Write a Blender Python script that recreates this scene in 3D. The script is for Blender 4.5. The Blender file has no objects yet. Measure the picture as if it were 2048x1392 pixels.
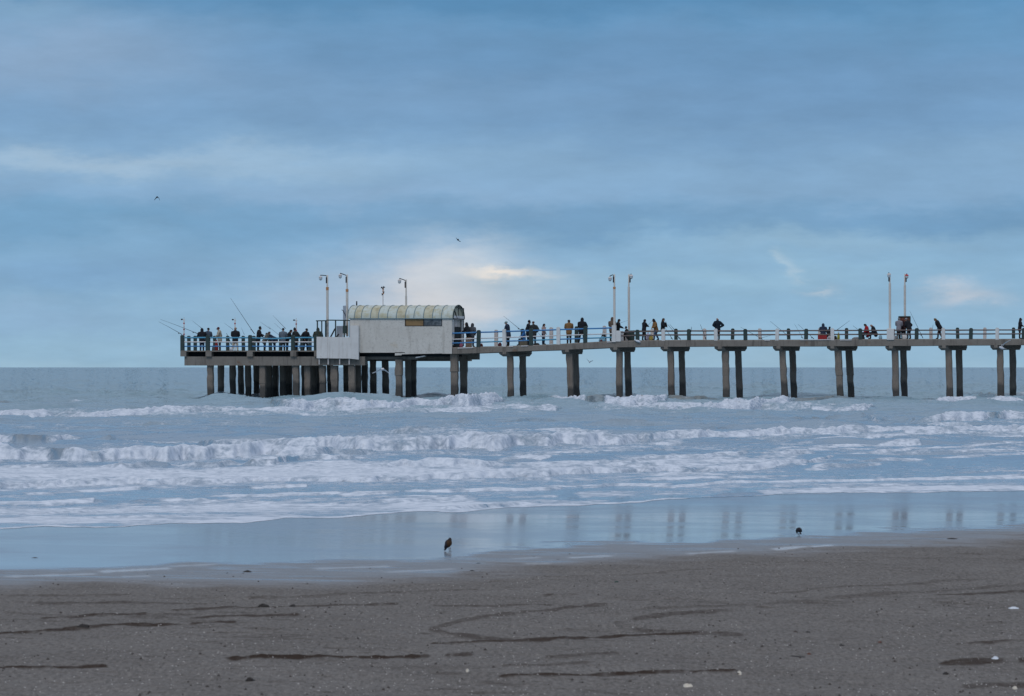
import bpy, math, random
import numpy as np
from mathutils import Vector, Matrix

random.seed(7)
S = bpy.context.scene
COL = S.collection
R = math.radians

# ------------------------------------------------------------------ camera
F = 7200.0            # focal length in photo pixels (photo is 2048 wide)
CX, CY = 1024.0, 734.5   # principal column and the horizon row
H = 2.76              # camera height above still water
cam_d = bpy.data.cameras.new('camera')
cam = bpy.data.objects.new('camera', cam_d)
COL.objects.link(cam)
cam.location = (0, 0, H)
cam.rotation_euler = (R(90), 0, 0)
cam_d.sensor_width = 36.0
cam_d.lens = 36.0 * F / 2048.0
cam_d.shift_y = (CY - 696.0) / 2048.0
cam_d.clip_start = 0.5
cam_d.clip_end = 120000.0
cam_d.dof.use_dof = True
cam_d.dof.focus_distance = 285.0
cam_d.dof.aperture_fstop = 15.0
S.camera = cam

# ------------------------------------------------------------------ exposure
S.view_settings.view_transform = 'Standard'
S.view_settings.look = 'None'
S.view_settings.exposure = 0.0
S.view_settings.gamma = 1.0


def lin(c):
    """sRGB 0-255 -> linear"""
    out = []
    for v in c:
        v = v / 255.0
        out.append(v / 12.92 if v <= 0.04045 else ((v + 0.055) / 1.055) ** 2.4)
    return tuple(out)


class NT:
    """tiny helper for writing node trees as expressions"""
    def __init__(self, tree):
        self.t = tree
        self.L = tree.links

    def new(self, typ, **kw):
        n = self.t.nodes.new(typ)
        for k, v in kw.items():
            setattr(n, k, v)
        return n

    def put(self, sock, v):
        if isinstance(v, bpy.types.NodeSocket):
            self.L.new(v, sock)
        elif v is not None:
            if hasattr(sock.default_value, '__len__') and not hasattr(v, '__len__'):
                sock.default_value = (v,) * len(sock.default_value)
            elif hasattr(sock.default_value, '__len__') and len(sock.default_value) == 4 and len(v) == 3:
                sock.default_value = (*v, 1.0)
            else:
                sock.default_value = v

    def m(self, op, a, b=None, c=None, clamp=False):
        n = self.new('ShaderNodeMath', operation=op, use_clamp=clamp)
        self.put(n.inputs[0], a)
        if b is not None:
            self.put(n.inputs[1], b)
        if c is not None:
            self.put(n.inputs[2], c)
        return n.outputs[0]

    def mix(self, f, a, b, blend='MIX'):
        n = self.new('ShaderNodeMix', data_type='RGBA', blend_type=blend)
        self.put(n.inputs[0], f)
        self.put(n.inputs[6], a)
        self.put(n.inputs[7], b)
        return n.outputs[2]

    def noise(self, vec, scale, detail=4, rough=0.55, dim='3D', dist=0.0):
        n = self.new('ShaderNodeTexNoise', noise_dimensions=dim)
        if vec is not None:
            self.L.new(vec, n.inputs['Vector'])
        n.inputs['Scale'].default_value = scale
        n.inputs['Detail'].default_value = detail
        n.inputs['Roughness'].default_value = rough
        n.inputs['Distortion'].default_value = dist
        return n.outputs['Fac']

    def ramp(self, f, stops, interp='LINEAR'):
        n = self.new('ShaderNodeValToRGB')
        r = n.color_ramp
        r.interpolation = interp
        while len(r.elements) < len(stops):
            r.elements.new(0.5)
        for e, (p, c) in zip(r.elements, stops):
            e.position = p
            e.color = (*c, 1.0) if hasattr(c, '__len__') else (c, c, c, 1.0)
        self.put(n.inputs[0], f)
        return n.outputs[0]

    def smooth(self, v, lo, hi):
        n = self.new('ShaderNodeMapRange', interpolation_type='SMOOTHSTEP')
        self.put(n.inputs[0], v)
        n.inputs[1].default_value = lo
        n.inputs[2].default_value = hi
        return n.outputs[0]

    def scale(self, vec, s):
        n = self.new('ShaderNodeVectorMath', operation='MULTIPLY')
        self.L.new(vec, n.inputs[0])
        n.inputs[1].default_value = s
        return n.outputs[0]

    def xyz(self, x, y, z):
        n = self.new('ShaderNodeCombineXYZ')
        self.put(n.inputs[0], x); self.put(n.inputs[1], y); self.put(n.inputs[2], z)
        return n.outputs[0]


# ------------------------------------------------------------------ world
SUN_EL, SUN_AZ = 52.0, 200.0     # sun high behind the camera, veiled by cloud
world = bpy.data.worlds.new("World")
S.world = world
world.use_nodes = True
wt = world.node_tree
wt.nodes.clear()
W = NT(wt)
BG = 0.1
sky = W.new('ShaderNodeTexSky', sky_type='NISHITA')
sky.sun_disc = False
sky.sun_elevation = R(SUN_EL)
sky.sun_rotation = R(SUN_AZ)
sky.altitude = 10
tc = W.new('ShaderNodeTexCoord')
gen = tc.outputs['Generated']
sep = W.new('ShaderNodeSeparateXYZ')
W.L.new(gen, sep.inputs[0])
gx, gy, gz = sep.outputs
# cloud deck in angular coordinates: u = azimuth, v = elevation, scaled like the photo
u = W.m('MULTIPLY_ADD', W.m('ARCTAN2', gx, gy), F, CX)
v = W.m('MULTIPLY_ADD', W.m('ARCSINE', gz), -F, CY)
cv = W.xyz(W.m('MULTIPLY', u, 0.001), W.m('MULTIPLY', v, 0.0035), 0.0)
n1 = W.noise(cv, 1.6, 5, 0.55)
n2 = W.noise(W.xyz(W.m('MULTIPLY_ADD', u, 0.001, 7.3), W.m('MULTIPLY', v, 0.0035), 3.1), 2.3, 5, 0.6)
n3 = W.noise(W.xyz(W.m('MULTIPLY', u, 0.001), W.m('MULTIPLY_ADD', v, 0.0022, 9.0), 5.0), 5.0, 6, 0.62)
du = W.m('MULTIPLY', W.m('SUBTRACT', n1, 0.5), 260.0)
dv = W.m('MULTIPLY', W.m('SUBTRACT', n2, 0.5), 130.0)
d3 = W.m('MULTIPLY', W.m('SUBTRACT', n3, 0.5), 165.0)
uu = W.m('ADD', W.m('ADD', u, du), d3)
vv = W.m('ADD', W.m('ADD', v, dv), W.m('MULTIPLY', d3, 0.6))
V0, V1 = -900.0, 760.0
stops = [(-900, (128, 152, 182)), (-420, (106, 146, 186)), (-150, (95, 142, 184)), (0, (86, 139, 182)),
         (60, (99, 149, 191)), (140, (110, 152, 192)), (240, (117, 158, 197)), (325, (134, 172, 206)),
         (390, (129, 168, 204)), (445, (112, 158, 196)), (500, (128, 171, 206)), (580, (137, 178, 209)),
         (640, (141, 180, 209)), (700, (147, 184, 210)), (735, (152, 186, 209))]
vf = W.m('DIVIDE', W.m('SUBTRACT', vv, V0), V1 - V0, clamp=True)
colr = W.ramp(vf, [((s - V0) / (V1 - V0), lin(c)) for s, c in stops])
# (u, v, half width, half height, colour, strength)
clouds = [
    (120, 110, 400, 90, (146, 172, 202), 0.7), (620, 90, 260, 60, (104, 146, 186), 0.5), (1650, 130, 420, 45, (104, 148, 188), 0.5), (1000, 190, 500, 40, (126, 162, 198), 0.5), (40, 20, 130, 40, (140, 175, 205), 0.5),
    (1120, 0, 620, 45, (78, 132, 176), 0.7), (1900, 60, 330, 50, (98, 147, 188), 0.5),
    (1500, 190, 720, 130, (104, 145, 186), 0.6), (1180, 110, 520, 60, (98, 141, 182), 0.55), (1750, 310, 420, 50, (116, 156, 194), 0.5),
    (190, 325, 330, 22, (163, 190, 214), 0.75), (520, 335, 240, 28, (152, 184, 212), 0.6),
    (760, 390, 320, 26, (140, 174, 208), 0.5),
    (1280, 438, 620, 22, (108, 152, 191), 0.6), (1900, 440, 280, 30, (100, 147, 188), 0.6),
    (150, 440, 380, 30, (112, 160, 198), 0.6), (180, 560, 330, 55, (116, 158, 198), 0.7),
    (620, 480, 280, 45, (118, 164, 202), 0.5),
    (1620, 480, 380, 32, (150, 186, 212), 0.6), (1450, 545, 420, 26, (150, 188, 212), 0.5),
    (90, 640, 160, 26, (138, 172, 206), 0.5),
    (690, 610, 190, 60, (164, 186, 212), 0.7), (860, 560, 190, 75, (176, 194, 215), 0.7),
    (935, 590, 125, 55, (204, 209, 218), 0.9), (965, 525, 75, 38, (188, 202, 217), 0.75),
    (890, 605, 110, 44, (212, 212, 216), 0.7), (1060, 575, 120, 34, (178, 200, 216), 0.6),
    (1035, 549, 70, 15, (236, 229, 222), 1.0), (1000, 505, 34, 28, (160, 188, 212), 0.35),
    (1915, 590, 72, 20, (190, 199, 212), 0.8), (1590, 572, 40, 8, (180, 198, 214), 0.7),
    (1550, 535, 16, 12, (176, 198, 214), 0.5),
]
for (cu, cvv, su, sv, c, a) in clouds:
    x = W.m('DIVIDE', W.m('SUBTRACT', uu, cu), su)
    y = W.m('DIVIDE', W.m('SUBTRACT', vv, cvv), sv)
    r2 = W.m('ADD', W.m('MULTIPLY', x, x), W.m('MULTIPLY', y, y))
    g = W.m('MULTIPLY', W.m('POWER', 2.718, W.m('MULTIPLY', r2, -1.0)), a)
    colr = W.mix(g, colr, lin(c))
# the texture inside the cloud deck
tex = W.m('MULTIPLY_ADD', W.m('SUBTRACT', W.noise(cv, 4.2, 8, 0.62), 0.5), 0.42, 1.0)
colr = W.mix(1.0, colr, W.xyz(tex, tex, tex), 'MULTIPLY')
# brighter grey-white overcast overhead, out of the frame
up = W.smooth(gz, 0.12, 0.75)
colr = W.mix(up, colr, (0.64, 0.70, 0.82))
cl10 = W.mix(1.0, colr, (1.0 / BG,) * 3, 'MULTIPLY')
fin = W.mix(0.06, cl10, sky.outputs[0])
bg = W.new('ShaderNodeBackground')
W.L.new(fin, bg.inputs[0])
bg.inputs[1].default_value = BG
wo = W.new('ShaderNodeOutputWorld')
W.L.new(bg.outputs[0], wo.inputs[0])

sun_d = bpy.data.lights.new('sun', 'SUN')
sun_d.energy = 0.85
sun_d.angle = R(24)
sun_d.color = (1.0, 0.94, 0.86)
sun = bpy.data.objects.new('sun', sun_d)
sun.rotation_euler = (R(90 - SUN_EL), 0, R(-(SUN_AZ - 180.0)))
COL.objects.link(sun)


# ------------------------------------------------------------------ helpers
def P(px, py, Y):
    """world point seen at photo pixel (px, py) at distance Y"""
    return Vector(((px - CX) / F * Y, Y, H + (CY - py) / F * Y))


def tag(o, label=None, cat=None, group=None, kind=None):
    if label: o['label'] = label
    if cat: o['category'] = cat
    if group: o['group'] = group
    if kind: o['kind'] = kind
    return o


def mat(name, build, rough=0.8, spec=0.3):
    m = bpy.data.materials.new(name)
    m.use_nodes = True
    t = m.node_tree
    t.nodes.clear()
    N = NT(t)
    o = N.new('ShaderNodeOutputMaterial')
    p = N.new('ShaderNodeBsdfPrincipled')
    p.inputs['Roughness'].default_value = rough
    p.inputs['Specular IOR Level'].default_value = spec
    N.L.new(p.outputs[0], o.inputs[0])
    N.p = p
    N.geo = N.new('ShaderNodeNewGeometry')
    N.pos = N.geo.outputs['Position']
    build(N)
    return m


def flat(name, c, rough=0.8, var=0.25, scale=3.0, spec=0.3, metal=0.0):
    """plain surface with a little weathering variation"""
    def b(N):
        n = N.noise(N.pos, scale, 5, 0.6)
        k = N.m('MULTIPLY_ADD', N.m('SUBTRACT', n, 0.5), 2 * var, 1.0)
        N.put(N.p.inputs['Base Color'], N.mix(1.0, c, N.xyz(k, k, k), 'MULTIPLY'))
        N.p.inputs['Metallic'].default_value = metal
    return mat(name, b, rough, spec)


def vnoise(x, y, seed=0):
    """value noise, numpy"""
    xi = np.floor(x).astype(np.int64); yi = np.floor(y).astype(np.int64)
    fx = x - xi; fy = y - yi
    fx = fx * fx * (3 - 2 * fx); fy = fy * fy * (3 - 2 * fy)
    def h(a, b):
        n = (a * 374761393 + b * 668265263 + seed * 974634777) & 0xffffffff
        n = ((n ^ (n >> 13)) * 1274126177) & 0xffffffff
        n = (n ^ (n >> 16)) & 0xffffff
        return n / float(0xffffff)
    return ((h(xi, yi) * (1 - fx) + h(xi + 1, yi) * fx) * (1 - fy)
            + (h(xi, yi + 1) * (1 - fx) + h(xi + 1, yi + 1) * fx) * fy)


def fbm(x, y, oct=4, seed=0, gain=0.5):
    s = 0; a = 1.0; t = 0
    for i in range(oct):
        s = s + a * vnoise(x * 2 ** i + 17.3 * i, y * 2 ** i + 9.1 * i, seed + i)
        t += a
        a *= gain
    return s / t


def sstep(x, lo, hi):
    t = np.clip((x - lo) / (hi - lo), 0, 1)
    return t * t * (3 - 2 * t)


def grid_mesh(name, X, Y, Z, attrs, material, extra=None):
    """grid of quads from 2-D arrays, plus optional coarse surrounding quads"""
    nr, nc = X.shape
    co = np.stack([X, Y, Z], -1).reshape(-1, 3)
    idx = np.arange(nr * nc).reshape(nr, nc)
    q = np.stack([idx[:-1, :-1], idx[:-1, 1:], idx[1:, 1:], idx[1:, :-1]], -1).reshape(-1, 4)
    n0 = len(co)
    if extra is not None:
        eco, eq = extra
        co = np.concatenate([co, eco]); q = np.concatenate([q, eq + n0])
    me = bpy.data.meshes.new(name)
    me.vertices.add(len(co))
    me.vertices.foreach_set('co', co.astype(np.float32).ravel())
    me.loops.add(q.size)
    me.loops.foreach_set('vertex_index', q.astype(np.int32).ravel())
    me.polygons.add(len(q))
    me.polygons.foreach_set('loop_start', np.arange(0, q.size, 4, dtype=np.int32))
    me.polygons.foreach_set('loop_total', np.full(len(q), 4, dtype=np.int32))
    me.polygons.foreach_set('use_smooth', np.ones(len(q), dtype=bool))
    me.update()
    for k, a in attrs.items():
        at = me.attributes.new(k, 'FLOAT', 'POINT')
        full = np.zeros(len(co), dtype=np.float32)
        full[:n0] = a.ravel()
        at.data.foreach_set('value', full)
    me.materials.append(material)
    o = bpy.data.objects.new(name, me)
    COL.objects.link(o)
    return o


# ------------------------------------------------------------------ beach
def sand_z(X, Y):
    """a gentle berm: the slope grows towards the sea, then a flat low-tide terrace"""
    sX = np.clip(0.0190 - 0.00060 * (X - 8.5), 0.0175, 0.0275)
    t = 62 - Y
    up_ = 0.25 + sX * t - 0.00016 * t * t
    dn = 0.085 - 0.004 * (Y - 70) - 0.02 * np.maximum(Y - 92, 0)
    k = sstep(Y, 67.5, 73)
    return up_ * (1 - k) + dn * k


cols = np.concatenate([np.arange(-900, -40, 14), np.arange(-40, 2090, 2.2), np.arange(2090, 2950, 14)])
EDGE_X = [-900, 0, 300, 500, 700, 850, 1000, 1150, 1300, 1400, 1480, 1600, 1750, 2048, 2950]
EDGE_Y = [1066, 1056, 1050, 1042, 1032, 1024, 1017, 1011, 1003, 996, 991, 988, 984, 979, 968]
FILM_X = [-900, 0, 300, 600, 800, 900, 1000, 1200, 1400, 1600, 1800, 2048, 2950]
FILM_Y = [1150, 1140, 1135, 1129, 1118, 1112, 1100, 1091, 1083, 1070, 1062, 1050, 1020]


def world_px(X, Y, Z):
    return CX + F * X / Y, CY + F * (H - Z) / Y


# distances: rows even in picture rows, computed from a plane profile
qr = np.concatenate([np.arange(700, 300, -0.9), np.arange(300, 130, -1.2)])
zg = 0.5
Yr = np.full(qr.shape, 30.0)
for _ in range(60):
    Yr = F * (H - sand_z(0.0, Yr)) / qr * 0.5 + Yr * 0.5
sx = (cols - CX) / F
SX = np.outer(Yr, sx)
SY = np.repeat(Yr[:, None], len(cols), 1)
SZ = sand_z(SX, SY)
spx, spy = world_px(SX, SY, SZ)
film = np.interp(spx, FILM_X, FILM_Y)
wob = (fbm(SX * 0.9, SY * 0.5, 4, 3) - 0.5)
wob2 = fbm(SX * 2.2, SY * 1.6, 4, 13) - 0.5
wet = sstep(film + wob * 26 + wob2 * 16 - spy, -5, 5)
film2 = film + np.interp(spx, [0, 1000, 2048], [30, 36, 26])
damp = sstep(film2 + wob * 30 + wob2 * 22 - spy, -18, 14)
# thin foam lines and puddle reflections in the damp zone, painted as pale streaks
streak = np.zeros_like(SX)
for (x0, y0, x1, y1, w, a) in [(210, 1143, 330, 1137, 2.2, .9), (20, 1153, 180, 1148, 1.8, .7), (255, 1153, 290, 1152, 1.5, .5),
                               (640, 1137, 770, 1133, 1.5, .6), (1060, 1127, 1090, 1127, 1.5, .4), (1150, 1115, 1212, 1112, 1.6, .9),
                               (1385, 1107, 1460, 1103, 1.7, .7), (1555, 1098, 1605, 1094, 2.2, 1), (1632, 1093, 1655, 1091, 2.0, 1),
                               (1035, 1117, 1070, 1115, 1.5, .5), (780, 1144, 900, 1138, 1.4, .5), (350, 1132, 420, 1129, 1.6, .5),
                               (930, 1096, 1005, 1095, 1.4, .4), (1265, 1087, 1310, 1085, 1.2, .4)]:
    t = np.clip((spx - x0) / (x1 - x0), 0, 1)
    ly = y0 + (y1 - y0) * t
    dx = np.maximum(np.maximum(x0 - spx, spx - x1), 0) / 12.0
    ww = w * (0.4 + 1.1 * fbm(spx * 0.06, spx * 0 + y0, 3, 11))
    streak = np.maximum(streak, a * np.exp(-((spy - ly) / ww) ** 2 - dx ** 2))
# wheel tracks and scarps in the sand: (points, half width in picture rows, darkness, groove depth m)
tracks = [
    ([(-30, 1270), (70, 1261), (165, 1256), (185, 1255), (240, 1250), (330, 1249), (435, 1246), (470, 1246)], 2.6, .85),
    ([(90, 1236), (205, 1228), (285, 1226)], 2.6, .8),
    ([(385, 1235), (440, 1233), (590, 1229)], 2.4, .75),
    ([(350, 1221), (440, 1217), (520, 1215), (585, 1212), (720, 1210), (790, 1208)], 2.4, .7),
    ([(470, 1321), (540, 1318), (600, 1317), (690, 1314), (780, 1313), (850, 1311)], 4.0, 1.0),
    ([(-40, 1337), (60, 1336), (130, 1334), (205, 1333)], 3.4, .9),
    ([(870, 1284), (960, 1281), (1100, 1278), (1230, 1271), (1390, 1266)], 2.8, .85),
    ([(1215, 1207), (1100, 1220), (1000, 1232), (920, 1243), (872, 1254), (868, 1262), (920, 1271), (1000, 1277), (1060, 1280)], 4.2, .62),
    ([(1455, 1221), (1350, 1228), (1270, 1238), (1238, 1247), (1240, 1254), (1290, 1261), (1400, 1267), (1480, 1272)], 4.6, .58),
    ([(1010, 1334), (1090, 1330), (1170, 1326)], 3.2, .55),
    ([(1010, 1354), (1145, 1349), (1270, 1344), (1390, 1341), (1465, 1339)], 3.2, .95),
    ([(1895, 1328), (1950, 1326), (2070, 1323)], 7.0, .8),
    ([(1920, 1286), (1985, 1284), (2070, 1281)], 3.6, .7),
    ([(1080, 1193), (1150, 1190)], 2.4, .7),
    ([(1290, 1217), (1470, 1210), (1640, 1198), (1850, 1184), (2070, 1166)], 3.2, .45),
    ([(1880, 1191), (1960, 1188), (2070, 1181)], 2.6, .7),
    ([(60, 1208), (240, 1205), (410, 1207)], 2.2, .55),
    ([(500, 1197), (690, 1187), (800, 1184), (950, 1180)], 2.4, .5),
    ([(1540, 1186), (1640, 1178), (1760, 1172), (1950, 1160)], 2.4, .45),
    ([(900, 1310), (935, 1309)], 4.0, .75),
    ([(870, 1212), (1000, 1210), (1100, 1207)], 2.4, .6),
    ([(700, 1338), (900, 1334), (1000, 1336)], 5.0, .35),
    ([(1100, 1313), (1160, 1310), (1230, 1307)], 3.6, .55),
    ([(1940, 1372), (2000, 1370), (2070, 1368)], 5.5, .6),
    ([(540, 1364), (610, 1358), (640, 1356)], 3.0, .4),
    ([(20, 1193), (140, 1190), (260, 1188)], 2.0, .5), ([(1180, 1150), (1300, 1146), (1420, 1138)], 1.8, .4),
    ([(1830, 1078), (1900, 1076)], 1.6, .5),
]
dark = np.zeros_like(SX)
for pts, w, a in tracks:
    # smooth the polyline
    pts = np.array(pts, float)
    t = np.linspace(0, len(pts) - 1, (len(pts) - 1) * 14 + 1)
    cx_ = np.interp(t, np.arange(len(pts)), pts[:, 0]); cy_ = np.interp(t, np.arange(len(pts)), pts[:, 1])
    if len(pts) > 6:
        k = np.ones(11) / 11
        cx_ = np.convolve(np.pad(cx_, 5, 'edge'), k, 'valid'); cy_ = np.convolve(np.pad(cy_, 5, 'edge'), k, 'valid')
    seed = int(pts[0, 0]) + 1000
    y0, y1 = cy_.min() - 5 * w, cy_.max() + 5 * w
    rw_ = np.where(((spy > y0) & (spy < y1)).any(1))[0]
    if len(rw_) == 0: continue
    r0, r1 = rw_[0], rw_[-1] + 1
    bx = spx[r0:r1]; by = spy[r0:r1]
    best = np.full(bx.shape, 1e9)
    for i in range(len(cx_) - 1):
        ax, ay, bx2, by2 = cx_[i], cy_[i], cx_[i + 1], cy_[i + 1]
        ex, ey = bx2 - ax, (by2 - ay)
        # rows count more than columns: the ground is seen at a grazing angle
        kx = 0.28
        L2 = (ex * kx) ** 2 + ey ** 2 + 1e-6
        tt = np.clip(((bx - ax) * kx * ex * kx + (by - ay) * ey) / L2, 0, 1)
        d2 = ((bx - ax - tt * ex) * kx) ** 2 + (by - ay - tt * ey) ** 2
        best = np.minimum(best, d2)
    wn = 0.82 * w * (0.45 + 1.1 * fbm(bx * 0.045, by * 0.05, 4, seed))
    amp = a * sstep(fbm(bx * 0.03, by * 0.02, 3, seed + 5), 0.02, 0.42)
    dark[r0:r1] = np.maximum(dark[r0:r1], amp * np.clip(1.7 * np.exp(-best / wn ** 2), 0, 1))
dry = 1 - damp
fine = fbm(SX * 6, SY * 5, 4, 21)
lump = fbm(SX * 1.3, SY * 1.0, 4, 31)
SZ = SZ + dry * ((lump - 0.5) * 0.05 + (fine - 0.5) * 0.022) + 0.022 * dark * dry * (fbm(SX * 9, SY * 4, 3, 77) - 0.2)
# scattered small dark litter patches
fl = fbm(SX * 1.9, SY * 4.6, 5, 51, 0.6)
fl2 = fbm(SX * 0.35, SY * 0.5, 3, 57)
dark = np.maximum(dark, sstep(fl + 0.35 * (fl2 - 0.5), 0.62, 0.76) * 0.45 * dry)


ripz = sstep(SY + 2.0 * (fbm(SX * .5, SY * .5, 3, 8) - .5), 60.5, 65.5) + 0.9 * (1 - sstep(spx, 620, 1050)) + 0.5 * sstep(fbm(SX * .25, SY * .6, 4, 18), .45, .65)


def b_sand(N):
    at = lambda n: N.new('ShaderNodeAttribute', attribute_name=n).outputs['Fac']
    wet_, damp_, dark_, st_ = at('wet'), at('damp'), at('dark'), at('streak')
    dark_ = N.smooth(N.m('ADD', dark_, N.m('MULTIPLY', N.m('SUBTRACT', N.noise(N.scale(N.pos, (9, 5, 1)), 1.0, 5, 0.7), 0.5), 0.8)), 0.08, 1.05)
    md = N.noise(N.scale(N.pos, (1, 0.7, 1)), 1.1, 6, 0.6)
    dk = N.smooth(N.noise(N.scale(N.pos, (0.8, 1, 1)), 5.5, 6, 0.65), 0.52, 0.72)
    c = N.mix(md, (0.112, 0.101, 0.093), (0.186, 0.173, 0.162))
    c = N.mix(N.m('MULTIPLY', dk, 0.35), c, (0.085, 0.068, 0.055))
    gr = N.noise(N.scale(N.pos, (34, 9, 1)), 1.0, 4, 0.75)
    kg = N.m('MULTIPLY_ADD', N.m('SUBTRACT', gr, 0.5), 2.2, 1.0)
    c = N.mix(1.0, c, N.xyz(kg, kg, kg), 'MULTIPLY')
    sp_ = N.noise(N.scale(N.pos, (60, 16, 1)), 1.0, 2, 0.5)
    c = N.mix(N.m('MULTIPLY', N.smooth(sp_, 0.66, 0.74), 0.55), c, (0.34, 0.32, 0.30))
    c = N.mix(N.m('MULTIPLY', N.smooth(N.noise(N.scale(N.pos, (22, 8, 1)), 1.0, 3, 0.6), 0.64, 0.74), 0.45), c, (0.05, 0.04, 0.034))
    c = N.mix(N.m('MULTIPLY', dark_, 0.88), c, (0.034, 0.022, 0.016))
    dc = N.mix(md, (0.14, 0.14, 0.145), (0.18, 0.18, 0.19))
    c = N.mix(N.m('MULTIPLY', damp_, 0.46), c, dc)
    c = N.mix(wet_, c, (0.20, 0.215, 0.24))  # milky film; base also lifted to stand for its scattered sky sheen
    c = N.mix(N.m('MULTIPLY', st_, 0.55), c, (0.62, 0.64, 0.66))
    N.put(N.p.inputs['Base Color'], c)
    big = N.noise(N.scale(N.pos, (0.5, 0.25, 1)), 1.0, 4, 0.6)
    rw = N.m('MULTIPLY_ADD', N.smooth(big, 0.40, 0.70), 0.06, 0.085)
    rw = N.m('MULTIPLY_ADD', at('ripple'), 0.05, rw)
    rd = N.m('MULTIPLY_ADD', damp_, -0.52, 0.92)
    pud = N.m('MULTIPLY', damp_, N.smooth(N.noise(N.scale(N.pos, (0.7, 2.2, 1)), 1.0, 5, 0.62), 0.50, 0.66))
    rd = N.m('MULTIPLY_ADD', pud, -0.24, rd)
    r = N.mix(wet_, rd, rw)
    r = N.mix(N.m('MULTIPLY', st_, 0.8), r, 0.2)
    N.put(N.p.inputs['Roughness'], r)
    sp = N.m('MULTIPLY', N.m('MULTIPLY_ADD', damp_, 0.35, 0.12), N.m('SUBTRACT', 1.0, dark_))
    N.put(N.p.inputs['Specular IOR Level'], N.mix(wet_, sp, 0.55))
    bmp = N.new('ShaderNodeBump')
    hh = N.noise(N.pos, 28, 5, 0.7)
    N.put(bmp.inputs['Height'], hh)
    N.put(bmp.inputs['Distance'], 0.02)
    N.put(bmp.inputs['Strength'], N.m('MULTIPLY', N.m('SUBTRACT', 1.0, wet_), N.m('MULTIPLY_ADD', damp_, -0.3, 0.75)))
    N.L.new(bmp.outputs[0], N.p.inputs['Normal'])


# coarse sheet round the detailed strip, a little lower, out to where nobody looks
ex, ey = np.meshgrid(np.array([-900, -250, -60, -20, 0, 20, 60, 250, 900.]), np.array([-600, -150, -40, 0, 10, 20, 40, 62, 70, 92.]))
ez = np.where(ey < 0, 1.36 + 0.004 * -np.clip(ey, -400, 0), sand_z(np.clip(ex, -12, 12), ey)) - 0.07
eco = np.stack([ex, ey, ez], -1).reshape(-1, 3)
ei = np.arange(ex.size).reshape(ex.shape)
eq = np.stack([ei[:-1, :-1], ei[:-1, 1:], ei[1:, 1:], ei[1:, :-1]], -1).reshape(-1, 4)
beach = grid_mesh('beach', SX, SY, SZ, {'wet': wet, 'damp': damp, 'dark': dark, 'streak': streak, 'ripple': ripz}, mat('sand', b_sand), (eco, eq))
tag(beach, 'grey sand beach with wheel tracks and a wet mirror strip along the sea', kind='structure')

# ------------------------------------------------------------------ sea
edge = np.interp(cols, EDGE_X, EDGE_Y) + (fbm(cols * 0.012, cols * 0, 4, 91) - 0.5) * 9
tq = np.concatenate([np.linspace(1, 0.37, 520), np.linspace(0.37, 0.165, 480)[1:], np.linspace(0.165, 0.0, 150)[1:]])
q_min = 0.35
Q = q_min + (edge - CY - q_min)[None, :] * tq[:, None]
PYp = CY + Q                                   # picture row of the undisturbed surface
WY = F * H / Q
nn = int((tq > 0.33).sum())                    # rows near enough to run up over the sand
wy = WY[:nn].copy()
for _ in range(14):
    wy = 0.5 * wy + 0.5 * F * (H - np.maximum(sand_z(sx[None, :] * wy, wy) + 0.012, 0)) / Q[:nn]
kb = sstep(wy[-1:, :] - wy, 0, 8)
WY[:nn] = WY[:nn] * (1 - kb) + wy * kb
WY = np.maximum.accumulate(WY, axis=0)
WX = WY * sx[None, :]
PX = np.repeat(cols[None, :], len(tq), 0)
shore = sstep(WY, 62, 150)
# --- open water chop
rng = np.random.RandomState(4)
wz = np.zeros_like(WX)
for i in range(34):
    L = 1.3 * (14.0 / 1.3) ** rng.rand()
    th = R(-90 + rng.normal(0, 34))
    k = 2 * math.pi / L
    a = 0.0075 * L ** 0.95
    ph = rng.rand() * 6.28
    wz += a * np.sin(k * (math.cos(th) * WX + math.sin(th) * WY) + ph + 2.2 * fbm(WX / (L * 3), WY / (L * 2.2), 2, 200 + i))
ch = fbm(WX * 0.22, WY * 0.55, 4, 61)
ch2 = 1 - np.abs(2 * fbm(WX * 0.16, WY * 0.42, 4, 67) - 1)
amb = wz * (0.12 + 0.88 * shore) + (ch - 0.5) * (0.06 + 0.74 * shore) + (ch2 - 0.75) * 0.50 * shore
swell = 0.10 * np.sin(WY / 9.5 + 3 * fbm(WX * 0.02, WY * 0.01, 2, 5)) * sstep(WY, 230, 420)
amb = (amb * (0.42 + 0.58 * sstep(WY, 160, 290)) + swell) * (1 + 1.6 * sstep(WY, 500, 3500))

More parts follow.
